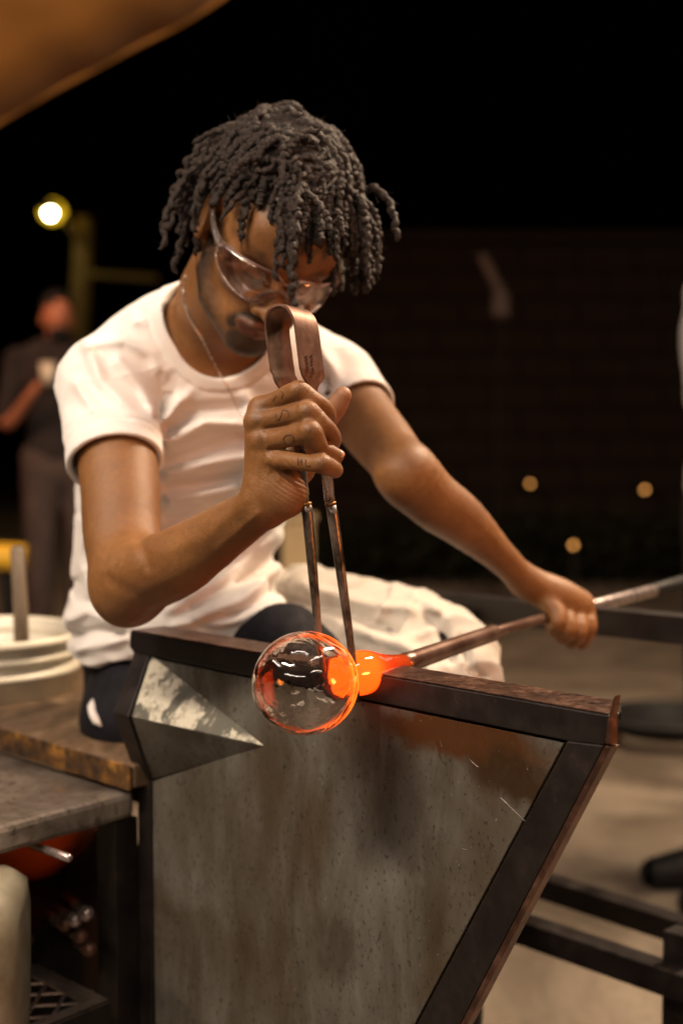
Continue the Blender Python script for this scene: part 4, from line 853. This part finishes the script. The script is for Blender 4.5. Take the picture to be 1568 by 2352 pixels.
# ------------------------------------------------------------------ hair
cap = [Op(he((0, -.020, .058), (.079, .099, .082)), .02, clip=lambda p: -(lh(p)[..., 2]-np.where(lh(p)[..., 1] > .0, .068, .068+lh(p)[..., 1]*.95)))]
V, Qd = surface(cap, .004, tuple(Ht-.2), tuple(Ht+.2), lambda p, D: .002*wob(p, 120))
hair = mesh('hair', W(V), Qd[:, ::-1], M_HAIR, person, True)
ctr = hl((0, -.018, .052)); grav = np.array([0, .06, -1.])
def outside(p, gap):
    for c, r in ((np.array([0, -.018, .052]), np.array([.074, .094, .078])), (np.array([0, .020, -.010]), np.array([.066, .078, .082])), (np.array([0, -.04, -.09]), np.array([.07, .07, .07]))):
        l_ = lh(p)-c; rr = r+gap/HS; k_ = np.linalg.norm(l_/rr)
        if k_ < 1: p = hl(c+l_/max(k_, 1e-3))
    return p
cnt = 0; roots = []
i = 0; FZ = []
while len(roots) < 360 and i < 9000:
    i += 1; g_ = (i*.61803398875) % 1; th_ = 2*math.pi*g_; zz_ = 1-(i % 400)/400*1.25
    if zz_ < -.25: continue
    s_ = math.sqrt(max(0, 1-zz_*zz_)); dl = np.array([s_*math.cos(th_), s_*math.sin(th_), zz_]); l_ = np.array([0, -.018, .052])+dl*np.array([.076, .096, .080])
    lim = .070 if l_[1] > .03 else .066+(l_[1]-.03)*.95
    if l_[2] < lim: continue
    if l_[0] < -.050 and l_[1] > -.050 and l_[2] < .088: continue
    if any(np.linalg.norm(l_-q_) < .0103 for q_ in roots): continue
    roots.append(l_)
print('dreads', len(roots))
for ri, l_ in enumerate(roots):
    n0 = (l_-np.array([0, -.018, .052]))/np.array([.076, .096, .080])**2; n0 /= np.linalg.norm(n0); nw = n0@Rp.T
    p = hl(l_); front = l_[1] > .035; rs = np.random.RandomState(ri); L = rs.uniform(.080, .130)
    if front: L = rs.uniform(.085, .118)
    if l_[0] < -.045 and l_[1] > -.045: L = rs.uniform(.045, .07)          # short over the visible ear
    if l_[0] < -.02 and front: L *= .82
    if nw[0] > .2: L *= .78
    if nw[0] < -.35: L *= 1.15
    tgt = rs.randn(3)*.30; side_ = np.array([.45*np.sign(nw[0]) if abs(nw[0]) > .2 else rs.uniform(-.3, .3), 0, 0])
    if nw[0] < -.35: side_ *= 2.2
    if nw[0] > .2: side_ *= .15
    if front and -.012 < l_[0] < .050: L *= .62
    if front and abs(l_[0]) < .045: side_ = np.array([rs.uniform(-.25, .25), -.3, 0])
    top_ = l_[2] > .108 and l_[1] < .035 and rs.rand() < .75
    if top_: side_ = np.array([-1.1, .1, .1]); tgt = tgt*.4
    d_ = nw*.42+tgt+side_; d_ = d_-nw*max(0, d_@nw-.35); d_ /= np.linalg.norm(d_); n_s = 40; st = L/n_s; pts = [p]; stiff = rs.uniform(.05, .13)*(.55 if nw[0] < -.4 else 1)*(1.6 if nw[0] > .2 else 1)*(.42 if top_ else 1); ph = rs.rand(3)*6.28; fr_ = rs.uniform(.75, 1.45); kk_ = rs.uniform(.5, .95)
    for k_ in range(n_s):
        kink = np.array([math.sin(k_*fr_+ph[0]), math.sin(k_*fr_*1.2+ph[1]), math.sin(k_*fr_*.9+ph[2])*.8])*kk_
        d_ = d_+grav*stiff; d_ /= np.linalg.norm(d_); p = outside(p+(d_+kink)*st, .0045+(.0035 if nw[0] < .2 else .0012)*(ri % 3))
        if nw[0] > -.25 and nw[2] > 0:
            lq = (lh(p)-np.array([0, -.018, .052])); kq = np.linalg.norm(lq/(np.array([.074, .094, .078])+(.020 if nw[0] < .3 else .012)))
            if kq > 1 and (lq[2] > .02 or nw[0] > .3): p = hl(np.array([0, -.018, .052])+lq/kq)
        pts.append(p.copy())
    pts = catmull(pts, 2); m_ = len(pts); r0 = rs.uniform(.0030, .0050)
    rad = [r0*(1-.18*t_)*(1+.20*math.sin(t_*m_*.95+ph[0])+.13*rs.randn())*(1 if t_ < .97 else .6) for t_ in np.linspace(0, 1, m_)]
    MB().tube([Vector(x) for x in W(pts)], [max(.0018, x) for x in rad], 6).build('dreadlock', M_HAIR, hair, True)
    for q_ in range(26): k_ = rs.randint(2, m_); FZ.append((pts[k_-1], rad[k_-1], rs.randn(3), rs.randn(3)*.6))
fv = []; ff = []
for c, r, d_, e_2 in FZ:      # stray short hairs
    d_ = d_/np.linalg.norm(d_); a = c+d_*r*.8; b = a+(d_+e_2)*.0032; e2 = b+(d_*.3+e_2*1.4)*.0026; s_ = np.cross(d_, e_2); s_ = s_/(np.linalg.norm(s_)+1e-9)*.00022; n0 = len(fv)
    fv += [a-s_, a+s_, b+s_, b-s_, e2]; ff += [(n0, n0+1, n0+2, n0+3), (n0+3, n0+2, n0+4)]
o = mesh('frizz', W(np.array(fv)), ff, M_HAIR, hair); o['kind'] = 'stuff'
# ------------------------------------------------------------------ safety glasses (worn: a thing of its own)
gcen = Vector(W(hl((0, .098, 0))))
gl_ = thing('safety_glasses', 'clear wraparound safety glasses on the seated man', 'glasses', gcen)
def gp_(x, t):      # x across -1..1, t 0 top..1 bottom
    s_ = abs(x); lx = .074*math.sin(x*1.18)/math.sin(1.18)
    ly = .105-.052*s_**2.4+(.004 if s_ > .08 else .006); top = .018-.010*s_**3-(.010*math.exp(-(x/.10)**2)); bot = -.030+.020*s_**3.5+.026*math.exp(-(x/.15)**2)
    return hl((lx, ly+.006*math.sin(math.pi*t), top+(bot-top)*t))
nx, nt_ = 44, 10; vs = [W(gp_(-1+2*i/(nx-1), j/(nt_-1))) for i in range(nx) for j in range(nt_)]; fs = [(i*nt_+j, i*nt_+j+1, (i+1)*nt_+j+1, (i+1)*nt_+j) for i in range(nx-1) for j in range(nt_-1)]
o = mesh('lens', vs, fs, M_LENS, gl_, True); s_ = o.modifiers.new('s', 'SOLIDIFY'); s_.thickness = .0018
rimp = [W(gp_(-1+2*i/(nx-1), 0)) for i in range(nx)]; MB().tube(rimp, .0013, 8).build('top_rim', M_FRAME, gl_, True)
rimb = [W(gp_(-1+2*i/(nx-1), 1)) for i in range(nx)]; MB().tube(rimb, .0012, 8).build('bottom_rim', M_FRAME, gl_, True)
for s_ in (-1, 1):
    e = lh(gp_(s_, .25)); pts = [hl(e+[0, .002, 0]), hl((.082*s_, .030, .010)), hl((.084*s_, .0, .018)), hl((.082*s_, -.022, .016)), hl((.080*s_, -.036, -.004))]
    MB().tube([Vector(W(x)) for x in catmull(pts, 5)], [.0042-.0022*min(1, i/12) for i in range(21)], 10).build('temple', M_FRAME, gl_, True)
    MB().tube([Vector(W(hl(e+[0, .004, .004]))), Vector(W(hl(e+[.0, -.002, -.010])))], .0034, 10).build('hinge', M_FRAME, gl_, True)
# ------------------------------------------------------------------ towel on the lap
tw = [tube([sk(620, 1400, 2.08), sk(720, 1420, 2.03), sk(860, 1465, 1.97), sk(980, 1490, 1.92), sk(1050, 1515, 1.90)], [.045, .064, .070, .066, .046], .03), tube([sk(880, 1425, 2.05), sk(970, 1440, 2.02), sk(1030, 1480, 1.98)], [.038, .040, .034], .03),
      tube([sk(1040, 1490, 1.90), sk(1092, 1522, 1.88), sk(1085, 1560, 1.87)], [.034, .026, .022], .02), tube([sk(640, 1372, 2.12), sk(760, 1400, 2.08), sk(900, 1430, 2.03)], [.032, .036, .04], .03), tube([sk(700, 1520, 1.98), sk(900, 1560, 1.90), sk(1040, 1580, 1.86)], [.06, .07, .05], .03)]
def wdisp(p, D):
    u, v = uv(p); h_ = 0
    for pl_, hh, ww in (([(640, 1380), (760, 1400), (900, 1450)], -.010, 12), ([(700, 1345), (850, 1390), (1000, 1400)], .008, 14), ([(960, 1390), (1010, 1440), (1040, 1520)], -.012, 12), ([(800, 1440), (940, 1490), (1000, 1560)], .010, 16), ([(1060, 1470), (1075, 1530), (1110, 1560)], -.012, 9), ([(760, 1500), (900, 1520)], -.008, 12)): h_ = h_+hh*np.exp(-(segd(u, v, pl_)/ww)**2)
    r_1 = 1-np.abs(wob(p, 34, 8, 5))*2; return h_*1.3+.008*r_1**2*np.sign(r_1)+.008*wob(p, 16, 8, 2)+.0022*wob(p, 70, 8, 1)+.004
V, Qd = surface(tw, .0042, (-.25, 1.6, -.55), (.5, 2.4, .1), wdisp)
tag(mesh('towel', W(V), Qd[:, ::-1], M_TOWEL, None, True), 'crumpled cream towel draped over the lap beside the bench rail', 'towel')
# ------------------------------------------------------------------ bystanders
def bystander(lab, loc, rz_, shirt, trous, skin, hairm, arms, hgt=1.0, extra=None, beardy=False):
    r = thing('person', lab, 'person', loc, rz=rz_); M0 = Matrix.LocRotScale(r.location, r.rotation_euler, None)
    def put(nm, ops, h, lo, hi, m_, disp=None):
        V, Q_ = surface(ops, h, lo, hi, disp); V = np.array([M0@Vector(x*hgt) for x in V]); return mesh(nm, V, Q_[:, ::-1], m_, r, True)
    rv = np.array([1., 0, 0]); A3 = lambda *x: np.array(x, float)
    leg = lambda s_, k_: tube([A3(.085*s_, 0, .92), A3(.10*s_, -.015, .50), A3(.10*s_, .02, .10)], [.085+k_, .058+k_, .040+k_*1.5], .03)
    torso = [loft([(A3(0, 0, .93), .155, .11), (A3(0, 0, 1.10), .135, .10), (A3(0, -.01, 1.30), .165, .115), (A3(0, 0, 1.42), .13, .08)], rv, .04)]
    arm = [tube([A3(*q_) for q_ in a_], [.048, .040, .034, .024, .022, .024], .02) for a_ in arms]
    head = [Op(Ell(A3(0, -.005, 1.64), (.074, .092, .088)), .02), Op(Ell(A3(0, -.035, 1.585), (.058, .062, .078)), .03), Op(Ell(A3(0, -.108, 1.595), (.012, .018, .018)), .015), tube([A3(0, .01, 1.57), A3(0, .015, 1.42)], [.052, .058], .03), Op(Ell(A3(.078, 0, 1.60), (.01, .02, .03)), .01), Op(Ell(A3(-.078, 0, 1.60), (.01, .02, .03)), .01),
            Op(Ell(A3(.03, -.098, 1.625), (.013, .012, .010)), .01, 'sub'), Op(Ell(A3(-.03, -.098, 1.625), (.013, .012, .010)), .01, 'sub')]
    put('body', head+torso+arm+[leg(-1, 0), leg(1, 0)], .011, (-.55, -.5, 0), (.55, .35, 1.76), skin)
    sl = [tube([A3(*q_) for q_ in a_[:2]], [.062, .058], .03) for a_ in arms]
    tt = [loft([(A3(0, 0, .96), .168, .122), (A3(0, 0, 1.10), .15, .112), (A3(0, -.01, 1.30), .178, .126), (A3(0, 0, 1.44), .135, .085)], rv, .04)]
    put('shirt', tt+sl+[tube([A3(-.19, 0, 1.41), A3(0, .01, 1.45), A3(.19, 0, 1.41)], [.055, .058, .055], .03)], .011, (-.5, -.5, .8), (.5, .3, 1.6), shirt, lambda p, D: .004*wob(p, 25)+.003*wob(p, 60))
    put('trousers', [loft([(A3(0, 0, .86), .165, .118), (A3(0, 0, .98), .155, .112)], rv, .04), leg(-1, .018), leg(1, .018)], .012, (-.4, -.3, 0), (.4, .3, 1.15), trous, lambda p, D: .004*wob(p, 22))
    for s_ in (-1, 1): put('shoe', [tube([A3(.10*s_, .05, .05), A3(.10*s_, -.05, .05), A3(.11*s_, -.16, .035)], [.048, .05, .038], .02, clip=lambda p: .004-p[..., 2])], .01, (-.25, -.26, -.02), (.25, .2, .16), M_SHOE)
    put('hair', [Op(Ell(A3(0, .008, 1.665), (.082, .098, .086)), .02, clip=lambda p: np.maximum(-(p[..., 2]-1.60), -(p[..., 1]+.3*(p[..., 2]-1.60)*0+.075-(1.70-p[..., 2])*.9)))]+([Op(Ell(A3(0, -.055, 1.535), (.05, .05, .045)), .02, clip=lambda p: p[..., 2]-1.565)] if beardy else []), .009, (-.2, -.2, 1.45), (.2, .2, 1.8), hairm, lambda p, D: .004*wob(p, 90))
    return r
g0 = P(140, 1400, 7.0); g0.z = 0
bystander('bearded bystander in black shirt standing at the left holding a cup', g0, math.radians(18), M_DKCLOTH, M_GREY, M_RSKIN, M_SHOE,
   [[(-.20, 0, 1.40), (-.25, .0, 1.14), (-.24, -.05, 1.10), (-.16, -.18, 1.22), (-.12, -.21, 1.27), (-.09, -.22, 1.29)], [(.20, 0, 1.40), (.27, .02, 1.14), (.26, 0, 1.08), (.18, -.09, .95), (.12, -.13, .94), (.08, -.14, .94)]], .985, beardy=True)
cp = Matrix.LocRotScale(g0, Matrix.Rotation(math.radians(18), 3, 'Z').to_euler(), None)@Vector((-.075, -.245, 1.30))
ct = thing('cup', 'pale cup in the hand of the bearded bystander', 'cup', cp)
MB().lathe(cp-Vector((0, 0, .04)), Z, [(0, .03), (.09, .038), (.09, .034), (.01, .027)], 18).build('cup_wall', M_BUCK, ct, True)
MB().lathe(cp+Vector((0, 0, .05)), Z, [(0, .040), (.008, .040), (.012, .03)], 18).build('lid', M_BUCK, ct, True)
g0 = P(1706, 1500, 3.15); g0.z = 0
bystander('bystander in pale grey shirt mostly cut off by the right edge', g0, math.radians(-80), simple('pale_grey_cloth', (.42, .41, .40), .9), M_DKCLOTH, M_RSKIN, M_SHOE,
   [[(-.20, 0, 1.40), (-.25, .02, 1.16), (-.25, .03, 1.10), (-.24, .02, .95), (-.24, .01, .90), (-.24, .01, .86)], [(.20, 0, 1.40), (.26, .02, 1.14), (.26, 0, 1.08), (.24, -.06, .92), (.23, -.07, .88), (.22, -.08, .85)]], .97)
